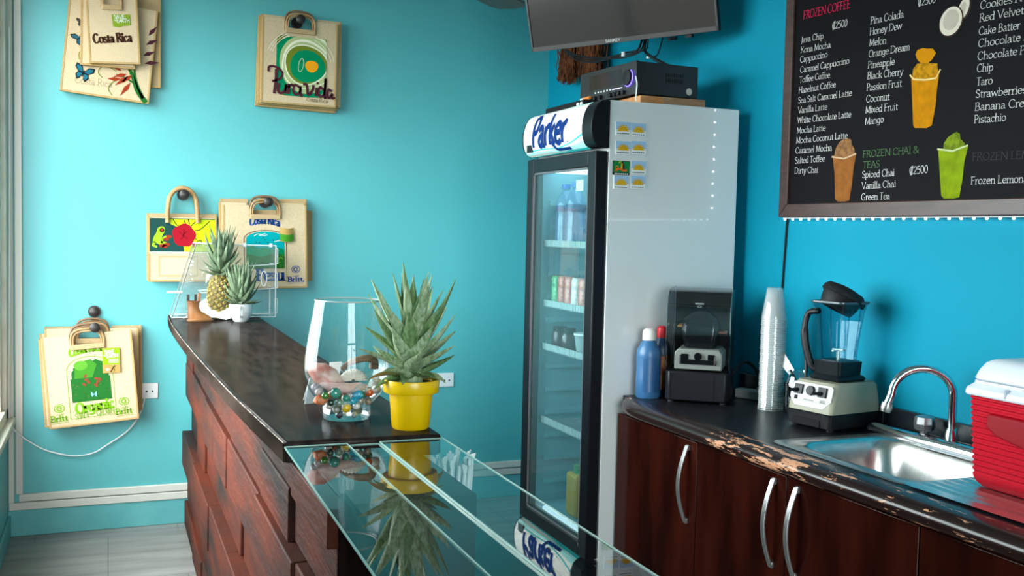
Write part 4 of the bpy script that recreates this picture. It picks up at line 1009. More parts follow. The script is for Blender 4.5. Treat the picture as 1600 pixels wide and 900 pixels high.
# --- frog bag
gC = 'bags on the hook left of the pineapple'
bag((229, 333), (338, 335), (227, 438), 5.068, 'jute bag behind the frog print bag, its dark top edge showing', gC, cloth=M_jute2, notch=False)
def p_frog(dc, w, h):
    P = uv(w, h)
    dc.rect(*[P(.015, 0)[0], P(.985, 0)[0]], h * .46, h * .985, PINE, 1)
    dc.poly([P(.98, .97), P(.30, .97), (P(.32, .9)[0], P(.32, .9)[1]), P(.47, .83), P(.50, .68), P(.52, .47), P(.98, .47)], LIME, 2)
    for q in ([(.36, .97), (.42, .88), (.52, .82)], [(.52, .96), (.56, .86)], [(.58, .98), (.60, .9)], [(.70, .95), (.62, .87)], [(.90, .95), (.76, .82), (.68, .8)], [(.60, .46), (.66, .56), (.64, .62)]):
        dc.stroke(crom([(*P(*a), 0) for a in q], 5), .004, BLK, 3)
    for k, (u, v, r) in enumerate(((.46, .76, .035), (.53, .80, .035), (.58, .73, .036), (.55, .66, .036), (.48, .67, .036), (.52, .72, .05))): dc.ell(*P(u, v), r, r * .95, CRIM, 4 + k * .1, 14)
    for q in ([(.44, .78), (.48, .75), (.50, .71)], [(.57, .78), (.53, .76), (.51, .71)], [(.46, .66), (.49, .68), (.51, .71)], [(.58, .67), (.54, .69), (.51, .71)], [(.52, .82), (.515, .77), (.51, .71)]): dc.stroke(crom([(*P(*a), 0) for a in q], 5), .003, ink('dark_red', (.16, .004, .010)), 6)
    dc.text('Co', P(.60, .58), P(.78, .59), .028, BLK, 'script', 4, slant=.2)
    fg = crom([(*P(*a), 0) for a in ((.14, .83), (.20, .86), (.24, .83), (.235, .77), (.20, .70), (.215, .62), (.19, .57), (.12, .60), (.07, .62), (.085, .70), (.12, .76))], 4, True)
    dc.poly([(p.x, p.y) for p in fg], FROG, 3)
    for q in ([(.20, .66), (.26, .70), (.31, .69)], [(.18, .62), (.25, .60), (.28, .57)], [(.10, .62), (.07, .57), (.13, .54)]): dc.stroke(crom([(*P(*a), 0) for a in q], 5), .010, FROG, 3)
    for u, v in ((.30, .70), (.26, .66), (.27, .58), (.20, .56), (.24, .55)): dc.ell(*P(u, v), .014, .008, RUST, 4, 10)
    dc.ell(*P(.20, .80), .011, .011, BLK, 4, 12); dc.ell(*P(.20, .80), .007, .007, RUST, 5, 12)
    a, b = P(.15, .08), P(.72, .40)
    dc.rect(a[0], b[0], a[1], b[1], ink('pocket_edge', (.46, .33, .18)), 1); dc.rect(a[0] + .008, b[0] - .004, a[1] + .008, b[1] - .008, ink('pocket', (.62, .48, .31)), 2)
    dc.rect(P(.015, 0)[0], P(.985, 0)[0], h * .445, h * .465, ink('seam', (.80, .72, .55)), 2)
rC = bag((231, 339), (338, 341), (227, 440), 5.045, 'jute bag with a green frog and red flower above an empty pocket', gC, handle='loop', prt=p_frog, notch=False, t=.02)

# --- Costa Rica / teal window bag
gD = 'bags on the hook behind the clear case'
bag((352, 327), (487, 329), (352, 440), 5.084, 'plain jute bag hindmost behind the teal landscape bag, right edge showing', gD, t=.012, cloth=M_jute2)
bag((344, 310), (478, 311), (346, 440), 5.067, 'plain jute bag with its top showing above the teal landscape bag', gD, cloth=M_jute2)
bag((342, 316), (476, 318), (346, 447), 5.046, 'plain jute bag directly behind the teal landscape bag', gD)
def p_peru(dc, w, h):
    P = uv(w, h)
    dc.text('Costa Rica', P(.31, .755), P(.67, .745), .036, NAVY, 'bold', 3, arc=.012)
    def arch(u0, u1, v0, v1, rise):
        a, b = P(u0, v0), P(u1, v1)
        return [(a[0], a[1]), (b[0], a[1]), (b[0], b[1] - rise)] + [(a[0] + (b[0] - a[0]) * (.5 + .5 * math.cos(PI * k / 10)), b[1] - rise + rise * math.sin(PI * k / 10)) for k in range(1, 10)] + [(a[0], b[1] - rise)]
    dc.stroke(arch(.24, .75, .09, .70, .04), .003, BROWN, 2, closed=True)
    dc.poly(arch(.265, .725, .24, .685, .035), TEAL, 2)
    hills = [P(.265, .24), P(.725, .24), P(.725, .46), P(.66, .49), P(.58, .46), P(.50, .50), P(.42, .48), P(.34, .52), P(.265, .49)]
    dc.poly(hills, EMER, 3); dc.poly([P(.265, .24), P(.725, .24), P(.725, .40), P(.6, .43), P(.45, .38), P(.265, .42)], DKG, 4)
    for k in range(40):
        rr = random.Random(k); u, v = rr.uniform(.58, .715), rr.uniform(.25, .40); dc.ell(*P(u, v), .0022, .0022, GRN, 5, 6)
    for k in range(7):
        rr = random.Random(k + 90); u, v = rr.uniform(.36, .66), rr.uniform(.545, .62); dc.ell(*P(u, v), .004, .003, BFLY, 5, 6)
    for q in ([(.36, .63), (.40, .655), (.45, .65), (.50, .66)], [(.42, .64), (.47, .635), (.52, .645)], [(.60, .56), (.66, .575), (.70, .565)]): dc.stroke(crom([(*P(*a), 0) for a in q], 4), .0025, WHT, 5)
    dc.text('Peru', P(.38, .10), P(.72, .10), .055, NAVY, 'bold', 3)
    lg(dc, P(.86, .225), .016, NAVY); dc.text('caf\u00e9', P(.82, .135), P(.90, .135), .010, NAVY, 'mid', 3); dc.text('Britt.', P(.76, .075), P(.965, .075), .024, NAVY, 'bold', 3); dc.stroke([P(.77, .055), P(.95, .055)], .0015, NAVY, 3)
def lg(dc, c, r, mt):
    ring = [(c[0] + r * 1.25 * math.cos(a), c[1] + r * math.sin(a)) for a in [2 * PI * k / 22 for k in range(22)]]
    dc.stroke(ring, r * .22, mt, 3, closed=True)
    dc.stroke([(c[0] + r * .62 * math.cos(a), c[1] + r * .55 * math.sin(a)) for a in [.5 + 5.2 * k / 16 for k in range(17)]], r * .3, mt, 3)
    dc.stroke([(c[0] + r * .1, c[1] + r * .0), (c[0] + r * .6, c[1])], r * .25, mt, 3)
rD = bag((348, 320), (478, 321), (350, 452), 5.023, 'jute bag lettered Costa Rica above a teal and green landscape', gD, handle='cane', prt=p_peru, t=.018)
p = at(448, 366, 1, 5.008)
t = thing('hang_tag', 'tan and green paper tag hanging on the teal landscape bag', 'tag', (p.x, 5.008, p.z))
mb = MB(); mb.grid(lambda a, b: ((a - .5) * .066, -.004 - .010 * math.sin(a * PI), (b - .5) * .066 - .006 * math.sin(a * PI)), 8, 4); mb.obj('card', TAN, t)
mb = MB(); mb.grid(lambda a, b: ((a - .5) * .066, -.0048 - .010 * math.sin(a * PI), -.031 + b * .034 - .006 * math.sin(a * PI)), 8, 2); mb.obj('green_print', MIDG, t)

# --- organic bag
gE = 'bags on the lowest hook'
bag((70, 511), (221, 508), (72, 648), 5.080, 'plain jute bag hindmost of the lowest stack, right side showing', gE, cloth=M_jute2)
bag((62, 522), (212, 514), (64, 648), 5.060, 'plain jute bag third from the front of the lowest stack', gE)
bag((70, 514), (216, 512), (74, 655), 5.040, 'plain jute bag with cane handle standing above the Organic bag', gE, handle='cane')
bag((60, 530), (203, 519), (69, 668), 5.018, 'plain jute bag directly behind the Organic lettered bag', gE)
def p_org(dc, w, h):
    P = uv(w, h)
    dc.text('Costa Rica', P(.29, .762), P(.655, .80), .034, GRN, 'bold', 3, arc=.008)
    def arch(u0, u1, v0, v1, rise):
        a, b = P(u0, v0), P(u1, v1)
        return [(a[0], a[1]), (b[0], a[1]), (b[0], b[1] - rise)] + [(a[0] + (b[0] - a[0]) * (.5 + .5 * math.cos(PI * k / 10)), b[1] - rise + rise * math.sin(PI * k / 10)) for k in range(1, 10)] + [(a[0], b[1] - rise)]
    dc.stroke(arch(.24, .75, .085, .755, .06), .0025, GRN, 2, closed=True)
    rr = random.Random(5)
    a, b = P(.275, .26), P(.715, .52)
    dc.rect(a[0], b[0], a[1], b[1], DKG, 2)
    tree = [P(.275, .50)]; 
    for k in range(26):
        tq = k / 25; ang = PI * (1 - tq); tree.append((P(.5, 0)[0] + (.205 + rr.uniform(-.012, .008)) * .46 * math.cos(ang) * 1.02 * w / .46 * 1.0, P(0, .52)[1] + .085 * (1 + rr.uniform(-.12, .06)) * math.sin(ang) ** .7 * h / .41 * .95))
    tree.append(P(.715, .50)); dc.poly(tree, DKG, 3)
    dc.poly([P(.32, .52), P(.52, .52), P(.58, .66), P(.50, .72), P(.40, .70), P(.33, .62)], MIDG, 4); dc.ell(*P(.40, .66), .03, .022, ink('leaf_light', (.10, .30, .03)), 4.5, 14)
    for k in range(44): dc.ell(*P(rr.uniform(.28, .71), rr.uniform(.27, .47)), .0025, .0018, ink('speck%d' % (k % 3), ((.03, .16, .02), (.22, .10, .03), (.02, .06, .01))[k % 3]), 4, 6)
    for u, v in ((.45, .50), (.44, .54), (.47, .47), (.56, .50), (.57, .46), (.42, .45), (.55, .43), (.60, .49)): dc.ell(*P(u, v), .010, .006, ink('red_brown', (.22, .05, .025)), 5, 8, rr.uniform(0, 3))
    for sx in (-1, 1): dc.poly([P(.52, .33), P(.52 + sx * .03, .365), P(.52 + sx * .035, .33), P(.52 + sx * .02, .30)], ink('blue_wing', (.20, .40, .55)), 6)
    dc.text('Organic', P(.305, .135), P(.735, .165), .046, GRN, 'bold', 3); dc.text('SHADE', P(.29, .075), P(.455, .085), .026, GRN, 'roman', 3); dc.text('GROWN', P(.53, .085), P(.73, .10), .026, GRN, 'roman', 3)
    for u in (.125, .845):
        lg(dc, P(u, .215), .017, GRN); dc.text('caf\u00e9', P(u - .04, .135), P(u + .045, .137), .010, GRN, 'mid', 3); dc.text('Britt', P(u - .105, .075), P(u + .085, .077), .026, GRN, 'bold', 3); dc.stroke([P(u - .10, .055), P(u + .09, .057)], .0015, GRN, 3)
bag((64, 528), (205, 515), (73, 671), 4.995, 'jute bag lettered Organic with a dark green tree print', gE, handle='cane', prt=p_org, t=.018)
p = at(174, 563, 1, 4.975)
t = thing('hang_tag', 'green SAVE THE EARTH tag hanging on the Organic lettered bag', 'tag', (p.x, 4.979, p.z), (0, math.radians(-2), 0))
MB().box(-.038, .038, -.0012, 0, -.058, .058).obj('card', TAN, t)
dc = Decal(lambda u, v, off: V((u, -.0013 - off, v)))
dc.rect(-.036, .036, -.02, .056, ink('tag_lime', (.24, .40, .01)), 1); dc.text('SAVE', (-.028, .030), (.014, .032), .017, WHT, 'heavy', 2); dc.text('THE', (-.033, .019), (-.022, .019), .006, WHT, 'sans', 2); dc.text('EARTH', (-.020, .012), (.030, .014), .016, WHT, 'heavy', 2)
for k in range(3): dc.rect(-.012, .03, .003 - k * .007, .005 - k * .007, WHT, 2)
dc.stroke([(-.004, -.054), (.006, -.035), (.016, -.025)], .005, BROWN, 2); dc.stroke([(.01, -.054), (.012, -.04), (.002, -.028)], .004, OLIVE, 2); dc.ell(-.018, -.042, .007, .006, WHT, 2, 10)
dc.obj('print', t)
# ================================================================ ON THE BAR
def crown(mb, base, R, Hc, n, seed, leafmat, drymat=None, rmin=.012, wid=.02, curl=1.0, stump=.02, t0=0.0):
    """spiral rosette of pineapple leaves; base = centre of the rosette foot"""
    rnd = random.Random(seed); base = V(base)
    for i in range(n):
        t = t0 + (1 - t0) * i / (n - 1)                          # 0 outer and low, 1 inner and high
        a = i * 2.39996 + rnd.uniform(-.15, .15)
        pitch = math.radians(4 + 80 * t ** .8 + rnd.uniform(-6, 6))
        L = (R * (.62 + .75 * min(1, t * 1.9)) * (1 if t < .75 else 1 - .55 * (t - .75) / .25)) * rnd.uniform(.86, 1.1)
        wl = wid * (.75 + .5 * math.sin(PI * min(1, t + .25))) * rnd.uniform(.9, 1.1)
        z0 = base.z + stump + (Hc - R * .75) * t ** 1.1 * .62; r0 = rmin * (1.5 - t)
        out = V((math.cos(a), math.sin(a), 0)); sd = V((-math.sin(a), math.cos(a), 0))
        p = V((base.x, base.y, z0)) + out * r0; ns = 8
        rings = []; pit = pitch; dry = drymat and t < .22 and rnd.random() < .45
        for j in range(ns + 1):
            s = j / ns
            d = out * math.cos(pit) + V((0, 0, 1)) * math.sin(pit); nrm = V((0, 0, 1)) * math.cos(pit) - out * math.sin(pit)
            w_ = wl * (min(1, .72 + s * 1.1) if s < .3 else 1.0) * max(.03, (1 - s ** 1.7)); k = w_ * .32; th = .0012 * (1.2 - s)
            rings.append([p - sd * w_ * .5 + nrm * k, p - sd * w_ * .25 + nrm * k * .3, p, p + sd * w_ * .25 + nrm * k * .3, p + sd * w_ * .5 + nrm * k,
                          p + sd * w_ * .25 + nrm * (k * .3 - th), p - nrm * th, p - sd * w_ * .25 + nrm * (k * .3 - th)])
            p = p + d * (L / ns)
            pit += math.radians(curl * ((9 if s < .5 else 5) if t < .55 else 3.2) * (1 if t > .12 else .3)) * (1 - t * .5) * (1 if rnd.random() > .05 else -1)
        mb.loft(rings, True, True, drymat if dry else leafmat)
    return mb
def leaf_mat(name, c1, c2, c3):
    m = mat(name, c1, .48, spec=.35); n = m.node_tree; p = n.nodes['Principled BSDF']
    t = n.nodes.new('ShaderNodeTexCoord'); mp = n.nodes.new('ShaderNodeMapping'); mp.inputs['Scale'].default_value = (150, 150, 18)
    x = n.nodes.new('ShaderNodeTexNoise'); x.inputs['Scale'].default_value = 1; x.inputs['Detail'].default_value = 5
    r = n.nodes.new('ShaderNodeValToRGB'); r.color_ramp.elements[0].color = (*c1, 1); r.color_ramp.elements[1].color = (*c3, 1)
    r.color_ramp.elements[0].position = .3; r.color_ramp.elements[1].position = .72; e_ = r.color_ramp.elements.new(.5); e_.color = (*c2, 1)
    n.links.new(t.outputs['Object'], mp.inputs[0]); n.links.new(mp.outputs[0], x.inputs[0]); n.links.new(x.outputs[0], r.inputs[0]); n.links.new(r.outputs[0], p.inputs['Base Color'])
    return m
LF1 = leaf_mat('leaf_large', (.14, .23, .075), (.34, .43, .24), (.55, .61, .45)); LF3 = leaf_mat('leaf_large_dark', (.06, .12, .035), (.16, .26, .10), (.30, .38, .20)); LF2 = leaf_mat('leaf_small', (.06, .10, .05), (.14, .20, .11), (.25, .31, .21))

# yellow pot with a big pineapple top
pot = thing('pineapple_plant', 'large pineapple top growing in a glossy yellow pot on the bar', 'potted plant', (.611, 2.105, ZB))
M_yel = mat('yellow_glaze', (.88, .52, .0), .3, spec=.5)
MB().lathe([(0, .001), (.038, 0), (.041, .004), (.0475, .079), (.0585, .079), (.0605, .082), (.0615, .103), (.060, .107), (.0565, .107), (.055, .098), (0, .095)], n=48, cap=False).obj('pot', M_yel, pot, smooth=40)
MB().lathe([(.0, .098), (.055, .0985)], n=28, cap=False).obj('soil', mat('soil', (.03, .02, .012), .9, noise=90, c2=(.07, .05, .03)), pot)
mb = MB()
def big_leaf(mb, a, z0, r0, L, w0, pit0, bend, mt, twist=0, ns=12):
    out = V((math.cos(a), math.sin(a), 0)); sd = V((-math.sin(a), math.cos(a), 0)); p = V((0, 0, z0)) + out * r0; rings = []; pit = pit0
    for j in range(ns + 1):
        s = j / ns
        d = out * math.cos(pit) + V((0, 0, 1)) * math.sin(pit); nrm = V((0, 0, 1)) * math.cos(pit) - out * math.sin(pit)
        w_ = w0 * (.8 + .2 * min(1, s / .3)) * max(.02, 1 - s ** 1.75); k = w_ * .30; th = .0014
        rings.append([p - sd * w_ * .5 + nrm * k, p - sd * w_ * .25 + nrm * k * .28, p, p + sd * w_ * .25 + nrm * k * .28, p + sd * w_ * .5 + nrm * k, p + sd * w_ * .25 + nrm * (k * .28 - th), p - nrm * th, p - sd * w_ * .25 + nrm * (k * .28 - th)])
        p = p + d * (L / ns); pit += bend / ns
    mb.loft(rings, True, True, mt)
rnd = random.Random(31)
N = 47
for i in range(N):
    t = i / (N - 1); a = i * 2.39996 + .9
    if t < .20:    # short drooping skirt
        L, w0, pit, bd, z0, r0 = rnd.uniform(.055, .082), .038, math.radians(rnd.uniform(4, 22)), math.radians(rnd.uniform(-45, -10)), .104 + t * .06, .016
        mt = M_dry if i in (3, 6, 11) else LF1
    elif t < .66:  # spreading, tips rising
        q = (t - .20) / .46
        L, w0, pit, bd, z0, r0 = .085 + .068 * q + rnd.uniform(-.010, .016), .047, math.radians(22 + 34 * q + rnd.uniform(-5, 5)), math.radians(rnd.uniform(-2, 26)), .114 + q * .056, .018
        mt = LF1
    else:          # tall upright blades
        q = (t - .66) / .34
        L, w0, pit, bd, z0, r0 = .172 - .035 * q + rnd.uniform(-.025, .022), .044 - .013 * q, math.radians(54 + 28 * q + rnd.uniform(-6, 6)), math.radians(rnd.uniform(-4, 16)), .160 + q * .048, .013 * (1 - q) + .004
        mt = LF1
    if mt is LF1 and i % 3 == 1: mt = LF3
    big_leaf(mb, a, z0, r0, L, w0, pit, bd, mt)
mb.tube([(0, 0, .095), (0, 0, .20), (0, 0, .23)], [.026, .018, .006], n=14, mt=LF1)
mb.obj('leaf_crown', None, pot, smooth=40)

# glass bowl with marbles, shells and stones
BX, BY = .502, 2.25
bowl = thing('glass_vase', 'clear glass vase filled with marbles and shells beside the yellow pot', 'vase', (BX, BY, ZB))
M_bowl = clear('bowl_glass', (.965, .975, .975), .05, .95, power=3.2)
outer = [(.054, .002), (.056, .012), (.0545, .026), (.052, .033), (.062, .040), (.078, .058), (.090, .082), (.0955, .108), (.0955, .132), (.092, .165), (.086, .20), (.0795, .235), (.074, .268)]
pr = [(p.x, p.y) for p in crom([(r, z, 0) for r, z in outer], 4)]
MB().lathe(pr, n=56, cap=False).obj('wall', M_bowl, bowl, smooth=60)
MB().lathe([(.0722, .2675), (.0718, .2695), (.0745, .2700), (.0752, .268), (.0742, .2665)], n=56, cap=False).obj('rim', mat('rim_glass', (.55, .60, .60), .08, spec=1), bowl)
MB().lathe([(0, .036), (.045, .036), (.060, .0415)], n=48, cap=False).obj('inner_floor', M_bowl, bowl)
MB().lathe([(.0, .0015), (.052, .0015), (.055, .010), (.054, .020), (.050, .030), (0, .0335)], n=48, cap=False).obj('thick_foot', clear('foot_glass', (.93, .95, .95), .10, .95, power=2.2), bowl)
def marble(x, y, z, r, c1, c2, lab, glassy=False):
    nm = 'marble_%02d' % len([k for k in MATS if k.startswith('marble_')])
    m = mat(nm, c1, .06, spec=.8, noise=1.2 / r * .03 + 28, c2=c2, coat=.6, coat_r=.03, lo=.46, hi=.56)
    o = MB().sphere((0, 0, 0), r, 10).obj('marble', m); o.location = (BX + x, BY + y, ZB + z); tag(o, lab, 'marble', 'marbles and pebbles in the glass vase')
# (px, py) in the photograph, depth offset y from the vase centre
mrb = [((524, 614), -.062, .0125, (.01, .16, .11), (.06, .35, .26), 'largest translucent teal marble in the vase'),
       ((508, 618), -.060, .0085, (.01, .10, .01), (.06, .22, .03), 'bright green marble left of the largest teal marble'),
       ((541, 622), -.066, .0085, (.005, .12, .11), (.03, .30, .22), 'dark teal swirl marble right of the largest teal marble'),
       ((517, 629), -.060, .0080, (.008, .02, .012), (.02, .05, .03), 'nearly black green marble under the largest teal marble'),
       ((530, 629), -.062, .0085, (.05, .12, .07), (.22, .32, .24), 'smoky green marble under the largest teal marble'),
       ((541, 637), -.060, .0110, (.72, .68, .52), (.80, .50, .02), 'cream marble with a yellow swirl at the front of the vase'),
       ((514, 634), -.050, .0085, (.70, .68, .64), (.55, .50, .45), 'white marble low on the left of the vase'),
       ((525, 640), -.050, .0080, (.12, .13, .10), (.30, .30, .26), 'smoky grey marble low in the middle of the vase'),
       ((577, 613), -.056, .0095, (.78, .72, .68), (.70, .12, .03), 'white marble with an orange red swirl on the right'),
       ((557, 634), -.052, .0085, (.55, .56, .56), (.75, .75, .74), 'pale grey marble low on the right of the vase'),
       ((563, 626), -.050, .0090, (.16, .17, .15), (.36, .36, .32), 'smoky marble right of the blue nugget'),
       ((541, 645), -.040, .0080, (.70, .66, .50), (.60, .56, .42), 'cream pebble at the bottom of the vase'),
       ((553, 648), -.036, .0070, (.60, .60, .60), (.40, .42, .44), 'small clear grey pebble at the bottom right of the vase'),
       ((492, 605), -.044, .0085, (.25, .22, .26), (.42, .38, .42), 'dusky mauve marble at the left wall of the vase'),
       ((498, 612), -.050, .0085, (.68, .60, .58), (.55, .40, .38), 'pinkish white marble at the left wall of the vase'),
       ((588, 608), -.040, .0110, (.62, .60, .58), (.80, .80, .80), 'clear faceted looking marble at the right wall of the vase'),
       ((549, 618), -.045, .0075, (.70, .66, .58), (.55, .50, .42), 'cream marble behind the dark teal swirl marble'),
       ((538, 612), -.040, .0075, (.30, .05, .08), (.45, .12, .14), 'dark red marble behind the largest teal marble'),
       ((530, 648), -.034, .0085, (.03, .025, .03), (.07, .05, .08), 'black marble at the bottom of the vase'),
       ((575, 627), -.046, .0085, (.14, .10, .08), (.30, .24, .18), 'brown pebble low on the right wall of the vase')]
for (px, py), dy, r, c1, c2, lab in mrb:
    p = at(px, py, 1, BY + dy); marble(p.x - BX, dy, p.z - ZB, r, c1, c2, lab)
# filler pebbles behind, seen between the front ones
rnd = random.Random(12); pl_ = [('grey', (.3, .3, .3)), ('cream', (.6, .55, .42)), ('brown', (.2, .12, .08)), ('white', (.7, .7, .68)), ('green', (.06, .16, .08)), ('rust', (.4, .12, .05))]
for k in range(26):
    a = 2 * PI * k / 26 * 2.3; rr = .012 + .042 * ((k * 7) % 26) / 26; z = .047 + .018 * (rr / .055) ** 2 + (.016 if k % 3 == 0 else 0)
    if math.sin(a) * rr < -.030: continue
    c = pl_[k % 6]
    m = mat('pebble_' + c[0], c[1], .2, noise=60, c2=tuple(min(1, x * 1.5) for x in c[1]), coat=.3)
    o = MB().sphere((0, 0, 0), .0085, 8).obj('pebble', m); o.location = (BX + rr * math.cos(a), BY + rr * math.sin(a), ZB + z)
    tag(o, '%s pebble lying behind the front marbles inside the vase' % c[0], 'pebble', 'pebbles behind the marbles')
def P5(px, py, dy): return at(px, py, 1, BY + dy)
p = P5(501, 625, -.052); o = blob(.0125, 8, (1.25, .8, .85), amp=.08).obj('coral_piece', mat('coral_orange', (.60, .12, .03), .3, noise=70, c2=(.75, .28, .14))); o.location = p; tag(o, 'orange red coral lump at the left front of the vase', 'coral')
for px, py, r, lab in ((560, 617, .0105, 'bright blue glass nugget at the front of the vase, upper one'), (553, 626, .0085, 'bright blue glass nugget, lower one beside yellow swirl marble')):
    p = P5(px, py, -.062); o = blob(r, int(px), (1, 1, .9), amp=.16).obj('glass_nugget', mat('nugget_blue', (.01, .28, .50), .08, noise=70, c2=(.05, .50, .70), coat=.5)); o.location = p; tag(o, lab, 'glass nugget', 'blue nuggets in the vase')
for px, py, r, lab in ((588, 594, .010, 'clear crystal chunk at the right wall of the vase, upper one'), (583, 601, .008, 'clear crystal chunk at the right wall of vase, lower one')):
    p = P5(px, py, -.030); o = blob(r, int(px) + 3, amp=.22, n=6).obj('crystal', mat('crystal', (.75, .77, .80), .08, spec=1)); o.location = p; o.data.set_sharp_from_angle(angle=.2); tag(o, lab, 'crystal', 'crystals in the vase')
# conch, scallop, clam, driftwood
p = P5(513, 592, -.012)
t = thing('conch_shell', 'big pink and coral conch shell leaning against the left of the vase', 'shell', p)
M_conch = mat('conch_pink', (.62, .20, .16), .35, noise=26, c2=(.78, .58, .52), lo=.38, hi=.6); M_conch2 = mat('conch_lip', (.75, .42, .40), .25, noise=40, c2=(.80, .62, .58))
mb = MB(); A, B = P5(482, 572, -.006) - p, P5(552, 612, -.03) - p
pth = [A.lerp(B, k / 12) for k in range(13)]; rad = [.008 + .016 * math.sin(PI * min(1, k / 9)) ** .8 * (1 + .16 * (k % 3 == 0)) for k in range(13)]; rad[-1] = .004
mb.tube(pth, rad, n=16); mb.obj('whorl', M_conch, t)
mb = MB(); C1 = [P5(500, 600, -.045) - p, P5(520, 605, -.052) - p, P5(545, 606, -.050) - p, P5(565, 600, -.04) - p]
mb.tube(crom(C1, 5), [.004 + .008 * math.sin(PI * k / 15) for k in range(16)], n=12); mb.obj('lip', M_conch2, t)
p = P5(552, 587, -.002)
t = thing('scallop_shell', 'cream white scallop shell standing upright in the vase', 'shell', p)
mb = MB(); rings = []
for i in range(9):
    s = i / 8; row = []
    for k in range(25):
        a = PI * k / 24; R = .030 * (.15 + .85 * s) * (1 + .05 * math.cos(k * PI)); row.append((R * math.cos(a) * 1.05, -.006 * math.sin(PI * s * .5) - .0012 * math.cos(k * PI) * s + .008 * s * s, -.012 + R * math.sin(a) * .9))
    rings.append(row)
mb.loft(rings, closed=False, cap=False); mb.obj('fan', mat('scallop', (.72, .66, .56), .5, noise=60, c2=(.80, .76, .70)), t, solid=.002)
p = P5(558, 607, -.048); o = MB().sphere((0, 0, 0), .02, 10, sc=(1.25, .6, .42)).obj('clam_shell', mat('clam', (.38, .35, .36), .3, noise=30, c2=(.52, .46, .42))); o.location = p; o.rotation_euler = (0, math.radians(-14), 0); tag(o, 'smooth grey clam shell lying under the scallop in the vase', 'shell')
p = P5(562, 570, .03)
pts = [P5(535, 577, .02), P5(545, 568, .03), P5(560, 562, .03), P5(575, 560, .03), P5(584, 564, .03), P5(584, 576, .03)]
o = MB().tube(crom(pts, 6), [.006 + .005 * (k / 30) for k in range(31)], n=12, flat=.8).obj('driftwood', mat('driftwood', (.14, .07, .04), .7, noise=30, c2=(.30, .18, .11), stretch=(1, 1, 4))); tag(o, 'curved brown driftwood piece sticking up at the back of the vase', 'driftwood')
t = thing('paper_slip', 'folded white paper slips standing at the back of the vase', 'paper', P5(520, 583, .03))
for k, (q0, q1, q2, q3) in enumerate((((500, 578), (513, 578), (520, 600), (507, 600)), ((515, 566), (534, 565), (528, 598), (510, 598)))):
    vs = [P5(*q, .012 + .012 * k) - t.location for q in (q0, q1, q2, q3)]; MB().add(vs, [(0, 1, 2, 3)]).obj('sheet', M_paper, t, smooth=0, solid=.0006)
# small card standing behind the vase
p = at(478, 634, 2, ZB)
t = thing('card_stand', 'small white folded card standing left behind the glass vase', 'card', (p.x + .012, p.y + .02, ZB))
MB().add([(-.012, 0, .0005), (.04, .01, .0005), (.035, .035, .062), (.006, .03, .060)], [(0, 1, 2, 3)]).obj('front_leaf', M_paper, t, smooth=0, solid=.001)
MB().add([(.006, .031, .060), (.035, .036, .062), (.045, .066, .0005), (-.004, .062, .0005)], [(0, 1, 2, 3)]).obj('back_leaf', M_paper, t, smooth=0, solid=.001)

# whole pineapple at the far end
pn = thing('pineapple', 'whole ripe pineapple with leafy crown standing at far end of the bar', 'pineapple', (.482, 4.79, ZB))
mb = MB(); Hf, Rf = .205, .060
def rad_f(z): q = (z / Hf) * 2 - 1; return Rf * (max(0, 1 - abs(q) ** 2.6)) ** .5 * (1.03 - .05 * q)
M_pf = mat('pineapple_skin', (.32, .19, .03), .55, noise=60, c2=(.18, .15, .03)); M_pe = mat('pineapple_eye', (.44, .30, .06), .5, noise=120, c2=(.20, .16, .03)); M_pg = mat('pineapple_groove', (.10, .07, .02), .7)
mb.lathe([(rad_f(z) * .97 + .0005, z) for z in [Hf * k / 20 for k in range(21)]], n=28, cap=True, mt=M_pg)
for i in range(150):
    z = Hf * (.03 + .94 * i / 149); a = i * 2.39996; r = rad_f(z); s = .0098
    c = V((r * math.cos(a), r * math.sin(a), z)); o_ = V((math.cos(a), math.sin(a), .25 * ((z / Hf) * 2 - 1))).normalized(); sd = V((-math.sin(a), math.cos(a), 0)); u_ = o_.cross(sd)
    base_ = [c + (sd * math.cos(k * PI / 3) * s + u_ * math.sin(k * PI / 3) * s * .95) for k in range(6)]; mid = [c + o_ * .0045 + (sd * math.cos(k * PI / 3) * s * .62 + u_ * math.sin(k * PI / 3) * s * .6) for k in range(6)]
    mb.loft([base_, mid], True, True, M_pe if i % 3 else M_pf)
    mb.add([c + o_ * .0045 - sd * .003, c + o_ * .0045 + sd * .003, c + o_ * .011 + u_ * .006], [(0, 1, 2)], M_pg)
mb.obj('fruit', None, pn, smooth=30)
mb = MB(); crown(mb, (0, 0, Hf - .022), .112, .29, 58, 4, LF2, None, rmin=.016, wid=.028, curl=.9, stump=.012)
mb.obj('leaf_crown', None, pn, smooth=40)
# white mug with a pineapple top
mg = thing('mug_plant', 'white mug planted with a small pineapple top on the bar', 'potted plant', (.553, 4.655, ZB))
M_mug = mat('white_china', (.74, .74, .73), .18, spec=.6)
MB().lathe([(0, .002), (.028, 0), (.031, .003), (.046, .028), (.0515, .055), (.0525, .080), (.0505, .081), (.0495, .058), (.044, .03), (0, .025)], n=40, cap=False).obj('mug', M_mug, mg, smooth=50)
mb = MB(); mb.M = Matrix.Rotation(math.radians(-100), 4, 'Z'); mb.tube(crom([(.049, 0, .068), (.066, 0, .07), (.074, 0, .05), (.066, 0, .028), (.046, 0, .026)], 5), .0055, n=9); mb.obj('mug_handle', M_mug, mg)
MB().lathe([(0, .068), (.0495, .068)], n=24, cap=False).obj('soil', MATS['soil'], mg)
mb = MB(); crown(mb, (0, 0, .068), .105, .235, 60, 11, LF2, None, rmin=.018, wid=.027, curl=.9, stump=.008)
mb.obj('leaf_crown', None, mg, smooth=40)
